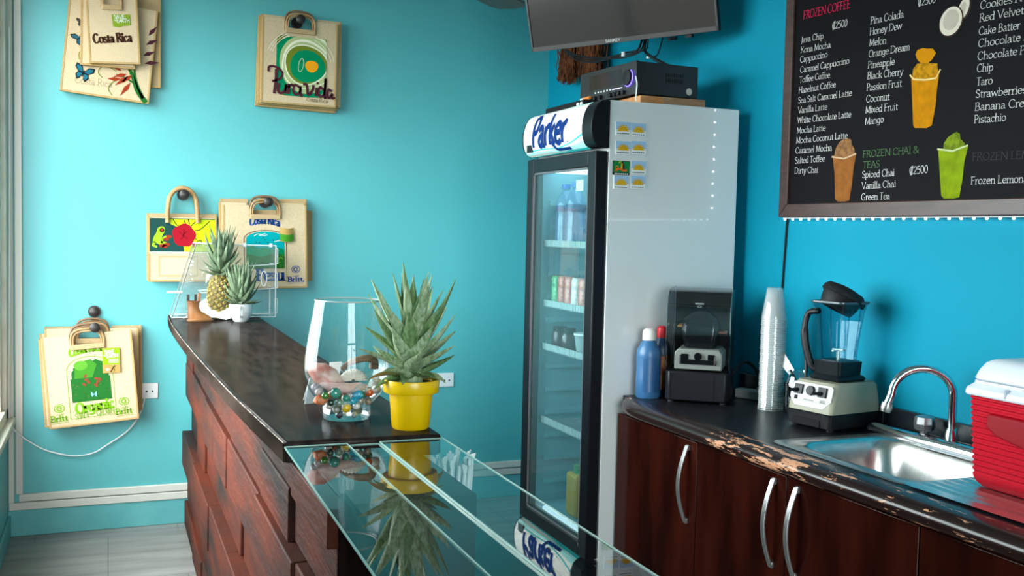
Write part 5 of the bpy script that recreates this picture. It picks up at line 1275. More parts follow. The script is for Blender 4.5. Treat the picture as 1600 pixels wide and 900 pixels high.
# carved wooden boot
bt = thing('wooden_boot', 'small carved wooden boot holder standing in front of white napkin', 'ornament', (.355, 4.70, ZB))
M_boot = mat('boot_wood', (.14, .045, .014), .35, noise=26, c2=(.34, .13, .035), stretch=(1, 1, .3), coat=.2)
def esec(cx, rx, ry, z, n=24): return [(cx + rx * math.cos(2 * PI * k / n), ry * math.sin(2 * PI * k / n), z) for k in range(n)]
MB().loft([esec(.026, .055, .027, 0), esec(.026, .057, .029, .006), esec(.026, .056, .028, .009)]).obj('sole', mat('boot_sole', (.20, .08, .02), .5), bt)
MB().loft([esec(.026, .052, .025, .009), esec(.022, .050, .025, .020), esec(.012, .040, .025, .032), esec(.002, .029, .0245, .044), esec(-.002, .0255, .024, .060), esec(-.002, .027, .025, .084), esec(-.002, .030, .027, .092), esec(-.002, .026, .023, .092), esec(-.002, .022, .020, .075), esec(-.002, .018, .016, .05)]).obj('boot', M_boot, bt, smooth=50)
for x, y, h in ((-.025, 0, .028), (.022, -.004, .036), (.008, .022, .028)): MB().box(x - .006, x + .006, y - .004, y + .004, .085, .092 + h).obj('prong', M_knob if y >= 0 and x != .022 else M_boot, bt, bevel=.0015)
# crumpled napkin
p0 = (.425, 4.745, ZB); nk = MB()
o = nk.grid(lambda a, b: (-.115 + .21 * a + .03 * b, .03 * math.sin(a * 5) * b + .045 * (b - .5), .002 + .012 * abs(math.sin(a * 6 + 1)) * (1 - b) + b * (.085 + .012 * math.sin(a * 7)) - .045 * max(0, .35 - a) * b * 4), 26, 12).obj('paper_napkin', M_paper, solid=.0012)
o.location = p0; tag(o, 'crumpled white paper napkin leaning behind the wooden boot', 'napkin')

# clear acrylic pastry case
ac = thing('acrylic_case', 'empty clear acrylic case with sloping front at far end of the bar', 'acrylic case', (.51, 4.93, ZB))
ya, yb = -.085, .10
def apanel(pts, nm='panel', e=True):
    q = MB().add(pts, [tuple(range(len(pts)))]).obj(nm, M_acryl, ac, smooth=0)
    if e:
        mb = MB(); c = pts + [pts[0]]
        for i in range(len(pts)): mb.tube([c[i], c[i + 1]], .0021, n=6)
        mb.obj('edge', M_acryledge, ac).parent = q
    return q
sil = [(-.24, .004), (.225, .004), (.225, .34), (-.135, .345)]
for y in (ya, yb): apanel([(x, y, z) for x, z in sil], 'side_panel')
apanel([(-.24, ya, .004), (-.24, yb, .004), (-.135, yb, .345), (-.135, ya, .345)], 'sloping_front'); apanel([(-.135, ya, .345), (-.135, yb, .345), (.225, yb, .34), (.225, ya, .34)], 'top_panel', False)
apanel([(.225, ya, .004), (.225, yb, .004), (.225, yb, .34), (.225, ya, .34)], 'end_panel', False); apanel([(-.24, ya, .004), (-.24, yb, .004), (.225, yb, .004), (.225, ya, .004)], 'floor_panel', False)
for x0, z0, x1, z1 in ((-.01, .235, .22, .252), (-.11, .118, .22, .138)):
    apanel([(x0, ya + .003, z0), (x0, yb - .003, z0), (x1, yb - .003, z1), (x1, ya + .003, z1)], 'shelf')
MB().box(-.262, -.195, ya - .004, ya + .004, .118, .126).obj('front_lip', M_acryledge, ac)
for z in (.02, .14, .255): apanel([(.226, ya + .02, z), (.236, ya + .02, z), (.236, ya + .02, z + .07), (.226, ya + .02, z + .07)], 'door_lip')
mb = MB(); mb.tube([(.17 + .013 * math.cos(a), ya - .002, .185 + .035 * math.sin(a)) for a in [2 * PI * k / 20 for k in range(21)]], .002, n=6); mb.obj('finger_hole', M_acryledge, ac)
for x in (.0, .08, .2): MB().box(x - .006, x + .006, ya - .005, ya + .003, .333, .35).obj('hinge', M_acryledge, ac)
# ================================================================ ON THE RIGHT WORKTOP
Z0 = ZW + .0006
# blue bottles
def bottle(loc, lab, capm, lblm, r=.043, h=.245, body=None):
    t = thing('syrup_bottle', lab, 'bottle', loc, group='plastic bottles beside the refrigerator')
    MB().lathe([(0, .002), (r * .9, 0), (r, .006), (r, h * .30), (r * .985, h * .32), (r * .985, h * .60), (r, h * .62), (r * .93, h * .70), (r * .62, h * .80), (r * .50, h * .83), (r * .48, h * .84)], n=32).obj('body', body or M_bblue, t, smooth=50)
    MB().lathe([(r * .55, h * .835), (r * .55, h * .93), (r * .50, h * .975), (r * .30, h)], n=24).obj('cap', capm, t)
    mb = MB()
    a0, a1 = math.radians(215), math.radians(330)
    mb.grid(lambda a, b: ((r + .0006) * math.cos(a0 + (a1 - a0) * a), (r + .0006) * math.sin(a0 + (a1 - a0) * a), h * (.10 + .48 * b)), 12, 2); mb.obj('label_panel', lblm, t)
    return t
M_bblue = mat('bottle_blue', (.025, .10, .24), .35, noise=5, c2=(.05, .16, .32)); M_bblue2 = mat('bottle_blue_label', (.02, .085, .21), .35)
bottle((1.775, 3.125, Z0), 'blue plastic bottle with white cap on worktop beside the refrigerator', mat('cap_white', (.72, .68, .64), .4), M_bblue2)
bottle((1.846, 3.158, Z0), 'bottle with red cap half hidden between the blue bottle and black box', mat('cap_red', (.60, .01, .02), .4), mat('label_orange', (.55, .14, .03), .45, noise=22, c2=(.5, .02, .03), lo=.45, hi=.55), h=.25, r=.033, body=mat('bottle_dark', (.03, .06, .12), .3))

# blender inside its sound box
eb = thing('blender_enclosure', 'black sound box with clear hood covering a blender', 'blender', (1.938, 3.045, Z0), (0, 0, math.radians(-38)))
eb.scale = (1.04, 1.04, 1.04)
# local x across the front, -y towards the room
W2, DP = .105, .20
M_hood = clear('smoky_hood', (.66, .69, .71), .09, .85, rough=.04)
mb = MB(); mb.prism([(-W2, -.085), (-W2 + .012, -.105), (W2 - .012, -.105), (W2, -.085), (W2, .105), (-W2, .105)], .008, .105); mb.obj('base', mat('enclosure_black', (.007, .007, .010), .4, spec=.25), eb, bevel=.004)
for x in (-.085, .085):
    for y in (-.085, .09): MB().lathe([(.011, 0), (.010, .009)], (x, y, 0), n=12).obj('foot', M_rubber, eb)
MB().box(-W2 + .018, -W2 + .020, -.1065, -.105, .012, .10).obj('groove', M_blackm, eb)
MB().box(W2 - .05, W2 - .048, -.1065, -.105, .012, .10).obj('groove', M_blackm, eb)
hoodp = [(-.100, .106), (-.102, .16), (-.100, .27), (-.092, .325), (-.070, .358), (-.035, .372), (.105, .375)]
hp_ = [(p.x, p.y) for p in crom([(a, b, 0) for a, b in hoodp], 5)]
MB().loft([[(-W2 + .002, y, z) for y, z in hp_], [(W2 - .002, y, z) for y, z in hp_]], closed=False, cap=False).obj('hood', M_hood, eb, smooth=60)
for x in (-W2 + .002, W2 - .002):
    MB().add([(x, .105, .106)] + [(x, y, z) for y, z in hp_], [list(range(len(hp_) + 1))]).obj('hood_side', M_hood, eb, smooth=0)
    MB().tube([(x, y, z) for y, z in hp_], .0022, n=6).obj('hood_edge', clear('hood_rim', (.55, .6, .6), .35, .9), eb)
MB().box(-W2 + .004, W2 - .004, .098, .106, .105, .372).obj('back_wall', mat('enclosure_back', (.010, .011, .013), .5, spec=.2), eb)
MB().box(-.025, .025, -.104, -.1025, .315, .338).obj('name_plate', M_black, eb).matrix_local = Matrix.Translation((0, .016, .0))
dc = Decal(lambda u, v, off: V((u, -.0885 - off, v))); dc.rect(-.014, .014, .328, .332, M_white, 1); dc.stroke([(.006 * math.cos(2 * PI * k / 12), .321 + .003 * math.sin(2 * PI * k / 12)) for k in range(12)], .0012, M_white, 1, closed=True); dc.obj('plate_marks', eb)
mb = MB(); mb.prism([(-.078, .11), (.078, .11), (.078, .165), (.066, .178), (-.066, .178), (-.078, .165)], -.085, .07, axis=1); mb.obj('motor_base', mat('ivory_case', (.62, .60, .52), .35), eb, bevel=.004)
mb = MB(); mb.box(-.06, .06, -.089, -.084, .128, .144); mb.box(-.055, -.032, -.088, -.084, .144, .162); mb.box(.032, .055, -.088, -.084, .144, .162); mb.obj('switch_panel', M_black, eb)
MB().lathe([(.013, 0), (.012, .010), (0, .011)], n=18, cap=False).obj('dial', M_black, eb).matrix_local = Matrix.Translation((0, -.085, .155)) @ Matrix.Rotation(PI / 2, 4, 'X')
for x in (-.057, .055): mb = MB(); mb.tube([(x, -.095, .158), (x, -.096, .13)], .0028, n=8); mb.obj('clip', M_chrome, eb)
mb = MB(); mb.loft([rrect(-.052, .052, -.05, .05, .02, .18), rrect(-.056, .056, -.054, .054, .02, .20), rrect(-.062, .062, -.06, .06, .02, .245), rrect(-.055, .055, -.05, .05, .02, .275), rrect(-.03, .03, -.03, .03, .015, .295), rrect(-.02, .02, -.02, .02, .01, .30)]); mb.obj('jar', mat('dark_jar', (.016, .017, .02), .15, spec=.6), eb, smooth=50)
mb = MB(); mb.tube(crom([(-.05, -.06, .27), (-.075, -.075, .26), (-.082, -.08, .22), (-.08, -.08, .19)], 5), .006, n=8); mb.obj('jar_handle', M_black, eb)
MB().box(.058, .085, -.02, .05, .228, .233).obj('orange_mark', mat('mark_orange', (.75, .16, .06), .4), eb); MB().box(-.092, -.06, -.02, .05, .245, .251).obj('yellow_mark', mat('mark_yellow', (.60, .30, .05), .4), eb)
o = MB().tube(crom([(2.06, 3.04, .95), (2.10, 3.05, .985), (2.135, 3.06, 1.0), (2.165, 3.05, .985), (2.175, 3.03, .95), (2.165, 3.01, .91), (2.15, 2.995, ZW + .006)], 7), .0055, n=8).obj('power_lead', M_rubber); tag(o, 'black power lead looping against the wall behind the black sound box', 'lead')
ad = thing('power_strip', 'grey power strip lying behind the cup stack', 'power strip', (2.13, 3.0, Z0), (0, 0, math.radians(-62)))
MB().box(-.06, .06, -.022, .022, 0, .034).obj('housing', mat('strip_grey', (.34, .33, .32), .4), ad, bevel=.005); MB().lathe([(.012, 0), (.013, .012), (.004, .016)], (.03, 0, .034), n=16).obj('knob', M_steel, ad)

# stack of clear cups: each nested cup is its own
M_cup = clear('clear_cup', (.93, .95, .95), .06, .7, rough=.08, haze=.19, hazec=(.86, .88, .88)); M_cuprim = clear('cup_rim', (.9, .92, .92), .12, .8, rough=.1, haze=.45, hazec=(.86, .88, .88))
CX, CY = 2.065, 2.805
def cup_mesh():
    w = MB(); w.lathe([(.0415, .003), (.0255, .103), (.0245, .104), (0, .104)], n=30, cap=False); return w
cw = cup_mesh().obj('cup_wall', M_cup, smooth=50); rm = MB().lathe([(.0408, .0004), (.0420, 0), (.0424, .0010), (.0420, .0021), (.0408, .002)], n=30, cap=False).obj('rim', M_cuprim, smooth=60)
me_w, me_r = cw.data, rm.data
bpy.data.objects.remove(cw); bpy.data.objects.remove(rm)
NC, PT = 43, .00725
for k in range(NC):
    zz = Z0 + k * PT; j = (k * 37 % 7 - 3) * .0002
    lab = 'clear plastic cup nested upside down in the tall stack by the wall'
    if k == 0: lab = 'clear plastic cup at the very bottom of the tall stack, resting on worktop'
    if k == NC - 1: lab = 'topmost clear plastic cup of the tall stack, its whole tapered side showing'
    t = thing('plastic_cup', lab, 'cup', (CX + j + k * .00004, CY - j, zz), group='stacked clear cups on the worktop')
    for nm, me in (('cup_wall', me_w), ('rim', me_r)):
        o = bpy.data.objects.new(nm, me); col.objects.link(o); o.parent = t; WM[o.name] = WM[t.name]

# beige blender
bl = thing('blender', 'beige and black countertop blender with smoky jar and tilted lid', 'blender', (2.078, 2.505, Z0), (0, 0, math.radians(10)))
bl.scale = (.95, .95, .95)
# local: front faces -x, width along y
M_beige = mat('blender_beige', (.33, .31, .23), .42, spec=.3); M_face = mat('blender_face', (.55, .53, .52), .4, spec=.3)
def rr2(x0, x1, y0, y1, r, z): return rrect(x0, x1, y0, y1, r, z, 4)
MB().loft([rr2(-.118, .118, -.090, .090, .012, .010), rr2(-.122, .122, -.094, .094, .014, .052), rr2(-.118, .120, -.092, .092, .014, .056)]).obj('black_base', M_black, bl, smooth=40)
for x in (-.095, .095):
    for y in (-.07, .07): MB().lathe([(.012, 0), (.013, .0105)], (x, y, 0), n=14).obj('foot', M_rubber, bl)
MB().box(-.1235, -.119, -.05, .05, .012, .034).obj('base_slot', M_blackm, bl)
MB().loft([rr2(-.117, .119, -.091, .091, .014, .056), rr2(-.112, .118, -.090, .090, .018, .09), rr2(-.096, .114, -.086, .086, .022, .140), rr2(-.088, .106, -.078, .078, .024, .150)]).obj('housing', M_beige, bl, smooth=40)
# slanted control face
fA, fB = V((-.1145, 0, .066)), V((-.0965, 0, .143)); fd = (fB - fA); fn_ = V((-fd.z, 0, fd.x)).normalized()
def face(u, v, off): return fA + fd * v + V((0, -u, 0)) + fn_ * (.003 + off)
mb = MB(); out = [(-.085, .35), (-.06, .02), (.055, .02), (.083, .35), (.083, .9), (.075, 1.0), (-.075, 1.0), (-.083, .9)]
a_ = [face(u, v, 0) for u, v in out]; b_2 = [face(u, v, -.004) for u, v in out]; mb.loft([b_2, a_]); fp = mb.obj('control_face', M_face, bl, bevel=.0015)
for u, nm in ((-.052, 'left'), (.045, 'right')):
    c_ = face(u, .70, 0); mb = MB(); q = [face(u + du, .70 + dv, o_) for o_ in (0, .006) for du, dv in ((-.016, -.2), (.016, -.2), (.016, .2), (-.016, .2))]
    mb.add(q, [(0, 1, 2, 3), (4, 7, 6, 5), (0, 4, 5, 1), (1, 5, 6, 2), (2, 6, 7, 3), (3, 7, 4, 0)]); o1 = mb.obj('switch', M_black, bl)
    mb = MB(); mb.tube([face(u, .66, .006), face(u - .018, .58, .022)], [.006, .0045], n=8); mb.obj('lever', M_black, bl).parent = o1
mb = MB(); mb.tube([face(-.002, .70, 0), face(-.002, .70, .010)], [.016, .0145], n=20); mb.obj('dial', M_black, bl)
dc = Decal(lambda u, v, off: face(u, v / .079, off), step=.0005)
dc.rect(-.066, -.052, .022, .034, M_inkdk, 1); dc.stroke([(-.07, .020), (.07, .020)], .0006, M_inkdk, 1)
dc.stroke(crom([(-.026 + .004 * k, .0235 + .0022 * (k % 2), 0) for k in range(11)], 4), .0016, M_inkdk, 1)
for k in range(3): dc.rect(.040, .062, .022 + k * .0035, .0236 + k * .0035, M_inkdk, 1)
dc.obj('face_marks', bl)
# jar
M_jar = clear('smoky_jar', (.62, .76, .80), .06, .8, rough=.02); M_jbase = mat('jar_base', (.005, .008, .011), .3, spec=.3)
jx = .012
MB().loft([rr2(jx - .062, jx + .062, -.062, .062, .012, .151), rr2(jx - .066, jx + .066, -.066, .066, .012, .158), rr2(jx - .060, jx + .060, -.060, .060, .012, .166), rr2(jx - .054, jx + .054, -.054, .054, .014, .170), rr2(jx - .057, jx + .057, -.057, .057, .014, .212), rr2(jx - .050, jx + .050, -.050, .050, .014, .215)]).obj('jar_base', M_jbase, bl, smooth=40)
jr = [rr2(jx - .045, jx + .045, -.045, .045, .016, .214), rr2(jx - .050, jx + .050, -.050, .050, .018, .28), rr2(jx - .060, jx + .060, -.060, .060, .020, .37), rr2(jx - .067, jx + .067, -.067, .067, .022, .402)]
jo = MB().loft(jr, cap=False).obj('jar', M_jar, bl, smooth=40)
mb = MB(); mb.loft([rr2(jx - .0675, jx + .0675, -.0675, .0675, .022, .398), rr2(jx - .071, jx + .071, -.071, .071, .023, .401), rr2(jx - .071, jx + .071, -.071, .071, .023, .406), rr2(jx - .067, jx + .067, -.067, .067, .022, .406)], cap=False); mb.obj('jar_lip', mat('jar_lip_smoke', (.05, .08, .10), .2), bl)
for sx, sy in ((-1, -1), (1, -1), (-1, 1), (1, 1)):
    mb = MB(); mb.tube([(jx + sx * .020, sy * .046, .216), (jx + sx * .026, sy * .060, .38)], .0022, n=6); mb.obj('jar_rib', M_jar, bl).parent = jo
mb = MB(); mb.tube([(jx, 0, .215), (jx, 0, .245)], .006, n=10); mb.box(jx - .028, jx + .028, -.004, .004, .243, .247); mb.box(jx - .004, jx + .004, -.022, .022, .246, .250); mb.obj('blades', M_steel, bl)
mb = MB(); mb.tube(crom([(jx - .03, .058, .37), (jx - .035, .098, .36), (jx - .04, .108, .31), (jx - .04, .100, .25), (jx - .035, .078, .19), (jx - .03, .06, .18)], 6), [.010] * 13 + [.013] * 18, n=10); mb.obj('jar_handle', M_black, bl)
# rubber lid, set in askew
mb = MB(); mb.M = Matrix.Translation((jx + .004, 0, .412)) @ Matrix.Rotation(math.radians(24), 4, 'Y') @ Matrix.Rotation(math.radians(14), 4, 'X')
mb.lathe([(.030, .040), (.060, .034), (.070, .022), (.072, .008), (.064, .002), (.060, -.020), (.052, -.040), (.026, -.040), (.026, .028), (.030, .040)], n=36, cap=False); mb.obj('lid', M_rubber, bl, smooth=50)
mb = MB(); mb.M = Matrix.Translation((jx + .004, 0, .412)) @ Matrix.Rotation(math.radians(24), 4, 'Y') @ Matrix.Rotation(math.radians(14), 4, 'X'); mb.box(.062, .092, -.022, .022, .004, .026); mb.obj('lid_tab', M_rubber, bl, bevel=.006)

# jar of utensils behind the blender
gj = thing('glass_jar', 'clear glass jar holding kitchen tools between cup stack and blender', 'jar', (2.095, 2.70, Z0))
MB().lathe([(0, .003), (.036, .001), (.040, .008), (.042, .05), (.042, .10), (.036, .122), (.034, .14), (.037, .145)], n=30, cap=False).obj('wall', clear('jar_glass', (.85, .93, .93), .10, .9, power=2.6), gj, smooth=50)
sp2 = thing('spatula', 'steel spatula leaning out of the glass jar towards the cups', 'spatula', (2.095, 2.70, Z0 + .006))
MB().tube([(.012, -.02, .0), (-.0, .012, .10), (-.008, .035, .135)], .004, n=8).obj('handle', M_black, sp2)
mb = MB(); a_, b_2 = V((-.006, .030, .128)), V((-.026, .118, .215)); d_ = (b_2 - a_).normalized(); s_ = V((.8, .1, -.2)).cross(d_).normalized(); s_ = d_.cross(V((-.9, -.25, .2))).normalized()
mb.add([a_ - s_ * .012, a_ + s_ * .012, b_2 + s_ * .024, b_2 - s_ * .024], [(0, 1, 2, 3)]); mb.obj('blade', mat('spatula_steel', (.38, .38, .36), .45, metal=.6), sp2, smooth=0, solid=.0015)
ld = thing('black_spoon', 'black spoon standing in the glass jar against the wall', 'spoon', (2.11, 2.69, Z0 + .006))
MB().tube(crom([(.0, -.01, 0), (.012, .008, .12), (.02, .025, .20), (.018, .038, .235)], 6), [.0045 + .003 * (k / 18) for k in range(19)], n=8).obj('handle', M_black, ld)

# red cooler with white lid
CL0, CL1, CD0, CD1, CZ = 1.05, 1.795, 1.872, 2.19, ZW + .0068
ck = thing('cooler_box', 'red ribbed cooler with white lid standing on the sink drainer', 'cooler', (2.03, 1.42, CZ))
M_red = mat('cooler_red', (.52, .003, .018), .4, spec=.2, bump=(300, .03)); M_lidw = mat('cooler_white', (.72, .74, .80), .35)
rings = []; nz = 66
def crr(ins, z, r=.022): return rrect(CD0 + ins, CD1 - ins, CL0 + ins, CL1 - ins, r, z, 5)
for k in range(nz + 1):
    s = k / nz; z = CZ + .0 + s * .213
    base = .010 * (1 - s); 
    if s < .14: ins = base + .014 * (1 - (s / .14)) ** 2
    else: ins = base + (.0026 if (k // 2) % 2 else 0)
    rings.append(crr(ins, z))
MB().loft(rings).obj('body', M_red, ck, world=True, smooth=20)
# recessed carry grip on the front
mb = MB(); gz0, gz1 = CZ + .112, CZ + .178
gp = [(1.722, gz1), (1.728, gz1 - .004), (1.728, gz0 + .034), (1.70, gz0 + .018), (1.62, gz0 + .003), (1.54, gz0), (1.46, gz0 + .003), (1.38, gz0 + .018), (1.352, gz0 + .034), (1.352, gz1 - .004), (1.358, gz1)]
mb.prism([(y, z) for y, z in gp], CD0 - .006, CD0 + .012, axis=0); mb.obj('grip', mat('cooler_grip', (.30, .002, .010), .35, spec=.25), ck, world=True, bevel=.004)
MB().loft([crr(-.006, CZ + .214), crr(-.008, CZ + .218), crr(-.006, CZ + .230), crr(.006, CZ + .242), crr(.006, CZ + .248)]).obj('collar', M_lidw, ck, world=True, smooth=30)
MB().box(CD0 - .0085, CD0 + .01, 1.675, 1.680, CZ + .219, CZ + .240).obj('collar_joint', mat('joint_grey', (.40, .43, .50), .5), ck, world=True)
MB().loft([crr(.010, CZ + .249), crr(.006, CZ + .253), crr(.012, CZ + .272), crr(.022, CZ + .290), crr(.034, CZ + .298), crr(.06, CZ + .300)]).obj('lid', M_lidw, ck, world=True, smooth=30)
mb = MB(); pth = [(CD0 + .05, 1.10, CZ + .306), (CD0 + .03, 1.12, CZ + .306)]

# ================================================================ MENU BOARD
mn = thing('menu_board', 'large dark wood framed menu board listing frozen drinks above the worktop', 'menu board', (XR, 2.1, 1.95))
BY0, BY1, BZ0, BZ1 = 1.08, 2.962, 1.522, 2.42
M_frame = mat('frame_wood', (.040, .016, .012), .4, noise=12, c2=(.065, .028, .020), stretch=(1, 1, 6)); M_bd = mat('menu_black', (.009, .0085, .0095), .5, spec=.03)
bx0, bx1 = XR - .042, XR - .012
fr_w = .046
for nm, a_ in (('frame', [(BY0, BZ0), (BY1, BZ0), (BY1 - fr_w, BZ0 + fr_w), (BY0 + fr_w, BZ0 + fr_w)]), ('frame', [(BY1, BZ0), (BY1, BZ1), (BY1 - fr_w, BZ1 - fr_w), (BY1 - fr_w, BZ0 + fr_w)]),
               ('frame', [(BY1, BZ1), (BY0, BZ1), (BY0 + fr_w, BZ1 - fr_w), (BY1 - fr_w, BZ1 - fr_w)]), ('frame', [(BY0, BZ1), (BY0, BZ0), (BY0 + fr_w, BZ0 + fr_w), (BY0 + fr_w, BZ1 - fr_w)])):
    MB().prism(a_, bx0, bx1, axis=0).obj(nm, M_frame, mn, world=True, bevel=.003)
px_ = bx0 + .010
MB().box(px_, bx1, BY0 + fr_w, BY1 - fr_w, BZ0 + fr_w, BZ1 - fr_w).obj('panel', M_bd, mn, world=True)
def mfn(u, v, off): return V((px_ - .0004 - off, -u, v))      # u = -y grows to the right as one faces the board
M_mw = ink('menu_white', (.72, .70, .68)); M_mr = ink('menu_red', (.70, .02, .09)); M_mg = ink('menu_green', (.12, .22, .10)); M_mgr = ink('menu_grey', (.055, .052, .058))
def mp(px, py): p = at(px, py, 0, px_ - .0004); return (-p.y, p.z)
def line(dc, txt, x0, y0, x1, y1, h, mt, style='roman'):
    a, b = mp(x0, y0), mp(x1, y1); dc.text(txt, a, b, h, mt, style, 1)
ch = .0205
dc = Decal(mfn); line(dc, 'FROZEN COFFEE', 1255, 30, 1329, 12, .0265, M_mr); dc.obj('heading', mn, world=True)
for a in (('\u20a12500', 1300, 46, 1324, 41), ('\u20a12500', 1434, 10, 1462, 4), ('\u20a12500', 1421, 273, 1450, 270)): dc = Decal(mfn); line(dc, *a, .0225, M_mw); dc.obj('price', mn, world=True)
dc = Decal(mfn)
c1 = [('Java Chip', 1252, 67, 1287, 60), ('Kona Mocha', 1251, 83, 1298, 74), ('Cappuccino', 1250, 98, 1293, 89), ('Caramel Cappuccino', 1250, 114, 1327, 99), ('Toffee Coffee', 1249, 129.5, 1297, 121), ('Hazelnut Coffee', 1248, 146, 1306, 136), ('Sea Salt Caramel Latte', 1247, 161.5, 1331, 149.5),
      ('Vanilla Latte', 1247, 177, 1293, 171), ('White Chocolate Latte', 1246, 193, 1330, 183), ('Mocha Latte', 1245, 208.5, 1290, 204), ('Mocha Coconut Latte', 1244, 224, 1324.5, 216), ('Caramel Mocha', 1243, 240, 1300, 235), ('Salted Toffee', 1242, 255.5, 1289, 252), ('Dirty Chai', 1241.5, 271.5, 1278.5, 269.5)]
for a in c1: line(dc, *a, ch, M_mw)
dc.obj('coffee_list', mn, world=True)
dc = Decal(mfn)
c2 = [('Pina Colada', 1360, 38, 1412, 27), ('Honey Dew', 1359, 55, 1409, 45), ('Melon', 1358, 72, 1385, 68), ('Orange Dream', 1357, 90, 1421.5, 78), ('Pineapple', 1356, 107, 1398, 101), ('Black Cherry', 1355, 124, 1411, 117), ('Passion Fruit', 1354, 142, 1409, 135), ('Coconut', 1353, 160, 1390, 156), ('Mixed Fruit', 1352, 177, 1403, 171.5), ('Mango', 1351.5, 195, 1381, 191)]
for a in c2: line(dc, *a, .0218, M_mw)
dc.obj('fruit_list', mn, world=True)
dc = Decal(mfn); line(dc, 'FROZEN CHAI &', 1348, 246, 1436, 239, .0205, M_mg); line(dc, 'TEAS', 1348, 263, 1374.5, 261, .0205, M_mg); dc.obj('heading', mn, world=True)
dc = Decal(mfn)
for a in (('Spiced Chai', 1347, 278, 1398, 274.5), ('Vanilla Chai', 1346.5, 295.5, 1400, 292), ('Green Tea', 1345.5, 313, 1390.5, 311)): line(dc, *a, .0208, M_mw)
dc.obj('tea_list', mn, world=True)
dc = Decal(mfn)
c3 = [('Cookies N Cream', 1531, 14.5, 1648, -8), ('Red Velvet Cake', 1530, 34.5, 1640, 14), ('Cake Batter', 1529, 55, 1594, 45), ('Chocolate Mint', 1528, 74, 1632, 58), ('Chocolate Peanut', 1527, 94, 1640, 79), ('Chip', 1526, 113, 1552, 110), ('Taro', 1525, 134, 1551, 131), ('Strawberries N Cream', 1524, 153, 1672, 139), ('Banana Cream', 1523, 173, 1622, 165), ('Pistachio', 1522, 192.5, 1572, 188.5)]
for a in c3: line(dc, *a, .0212, M_mw)
dc.obj('sweet_list', mn, world=True)
dc = Decal(mfn); line(dc, 'FROZEN LEMONADE', 1519, 251, 1668, 245, .0205, M_mgr); dc.obj('heading', mn, world=True)
dc = Decal(mfn); line(dc, 'Frozen Lemonade', 1517, 288, 1622, 284, .0205, M_mw); dc.obj('lemonade_list', mn, world=True)
# printed drinks
def drink(nm, pts_cup, pts_top, c1_, c2_, extra=None):
    m1 = mat('drink_' + nm, c1_, .6, spec=.05, noise=30, c2=tuple(min(1, x * .72) for x in c1_)); m2 = mat('foam_' + nm, c2_, .6, spec=.05, noise=70, c2=tuple(x * .6 for x in c2_), lo=.42, hi=.6); d = Decal(mfn)
    d.poly([mp(*q) for q in pts_cup], m1, 1); d.poly([mp(*q) for q in pts_top], m2, 2)
    if extra: extra(d)
    d.obj(nm + '_picture', mn, world=True)
def ex_or(d):
    d.stroke([mp(1422, 117), mp(1428, 124), mp(1446, 125), mp(1463, 122), mp(1470, 108)], .005, ink('cup_clear', (.85, .62, .25)), 3)
    d.poly([mp(*q) for q in ((1431, 85), (1434, 78), (1443, 75), (1448, 76), (1458, 76), (1463, 83), (1457, 93), (1450, 99), (1438, 98), (1433, 92))], mat('slush', (.62, .24, .0), .6, spec=.05), 3)
drink('mango_drink', [(1424, 120), (1468, 112), (1464, 140), (1462, 165), (1456, 196), (1448, 200), (1430, 200), (1427, 196), (1425, 145)], [(1426, 118), (1427, 108), (1433, 100), (1444, 98), (1455, 99), (1465, 99), (1466, 113), (1455, 120), (1440, 123), (1430, 122)], (.62, .24, .0), (.60, .27, .005), ex_or)
def ex_rim(x0, y0, x1, y1, c):
    def f(d): d.stroke([mp(x0, y0), mp((x0 + x1) / 2, y0 + 3), mp(x1, y1)], .005, ink('rim_' + str(x0), c), 3)
    return f
drink('coffee_drink', [(1301, 243), (1338, 240), (1334, 262), (1331, 290), (1327, 313), (1320, 315), (1309, 315), (1305, 311), (1304, 270)], [(1304, 244), (1306, 232), (1312, 222), (1317, 218), (1324, 216), (1330, 218), (1331, 226), (1335, 232), (1336, 240), (1320, 246)], (.30, .105, .022), (.32, .15, .06), ex_rim(1300, 245, 1338, 240, (.55, .38, .24)))
drink('matcha_drink', [(1466, 233), (1513, 228), (1507, 252), (1504, 280), (1499, 308), (1490, 310), (1475, 310), (1471, 306), (1468, 262)], [(1474, 234), (1475, 224), (1482, 214), (1489, 209), (1495, 206), (1500, 209), (1501, 217), (1508, 224), (1507, 231), (1490, 238)], (.24, .33, .004), (.20, .28, .012), ex_rim(1465, 233, 1513, 227, (.55, .60, .30)))
d = Decal(mfn)
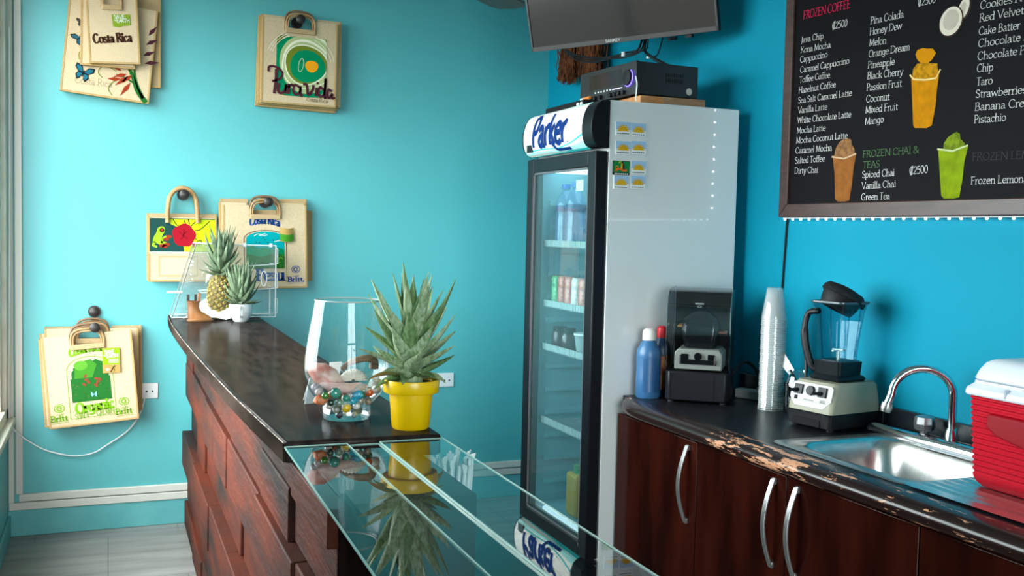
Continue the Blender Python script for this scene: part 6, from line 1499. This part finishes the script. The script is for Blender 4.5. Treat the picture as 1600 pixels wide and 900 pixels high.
def ring(cx, cy, rx, ry, rot, n=24): return [mp(cx + rx * math.cos(a) * math.cos(rot) - ry * math.sin(a) * math.sin(rot), cy + rx * math.cos(a) * math.sin(rot) + ry * math.sin(a) * math.cos(rot)) for a in [2 * PI * k / n for k in range(n)]]
CO1 = ink('coconut_husk', (.05, .03, .02)); CO2 = ink('coconut_white', (.74, .66, .54)); CO3 = mat('coconut_hollow', (.46, .38, .29), .6, noise=20, c2=(.55, .47, .37))
d.poly(ring(1507, 14, 9, 20, .35), CO1, 1); d.poly(ring(1506, 13, 7.5, 18, .35), CO2, 2); d.poly(ring(1504, 15, 4.5, 13, .35), CO3, 3)
d.poly(ring(1487, 33.5, 17.5, 26, .42), CO1, 4); d.poly(ring(1486.5, 33, 16, 24, .42), CO2, 5); d.poly(ring(1487, 31, 11.5, 17, .42), CO3, 6)
d.obj('coconut_picture', mn, world=True)
# string of white LEDs round the board
ls = thing('led_strip', 'string of small white lights along the edge of the menu board', 'light strip', (XR - .012, BY1, BZ0))
M_led = mat('led_white', (1, 1, 1), .4, emit=(.85, .96, 1.0), es=60)
M_led2 = mat('led_white_soft', (1, 1, 1), .4, emit=(.85, .96, 1.0), es=7)
mb = MB(); mb.box(XR - .024, XR - .016, BY0 + .02, BY1 - .004, BZ0 - .004, BZ0 - .0005); mb.obj('tape', M_white, ls, world=True)
mb = MB(); mb.box(XR - .011, XR - .0035, BY1 - .004, BY1 + .0005, BZ0, BZ1 - .01); mb.obj('tape', M_white, ls, world=True)
y = BY1 - .010; k = 0
while y > 1.5:
    MB().sphere((XR - .020, y, BZ0 - .0065), .0042, 5).obj('led', M_led2, ls, world=True); y -= .044; k += 1
for k in range(18):
    MB().sphere((XR - .0085, BY1 + .0035, BZ0 + .04 + k * .048), .0036, 5).obj('led', M_led, ls, world=True)
pts = [(XR - .006, BY1 - .004, BZ0 - .002), (XR - .005, 2.966, 1.40), (XR - .005, 2.972, 1.30), (XR - .006, 2.976, 1.15), (XR - .010, 2.975, 1.02), (XR - .03, 2.96, ZW + .01)]
o = MB().tube(crom(pts, 8), .0035, n=7).obj('light_cord', M_rubber); tag(o, 'thin black cord running down the wall from the menu board corner', 'cord')
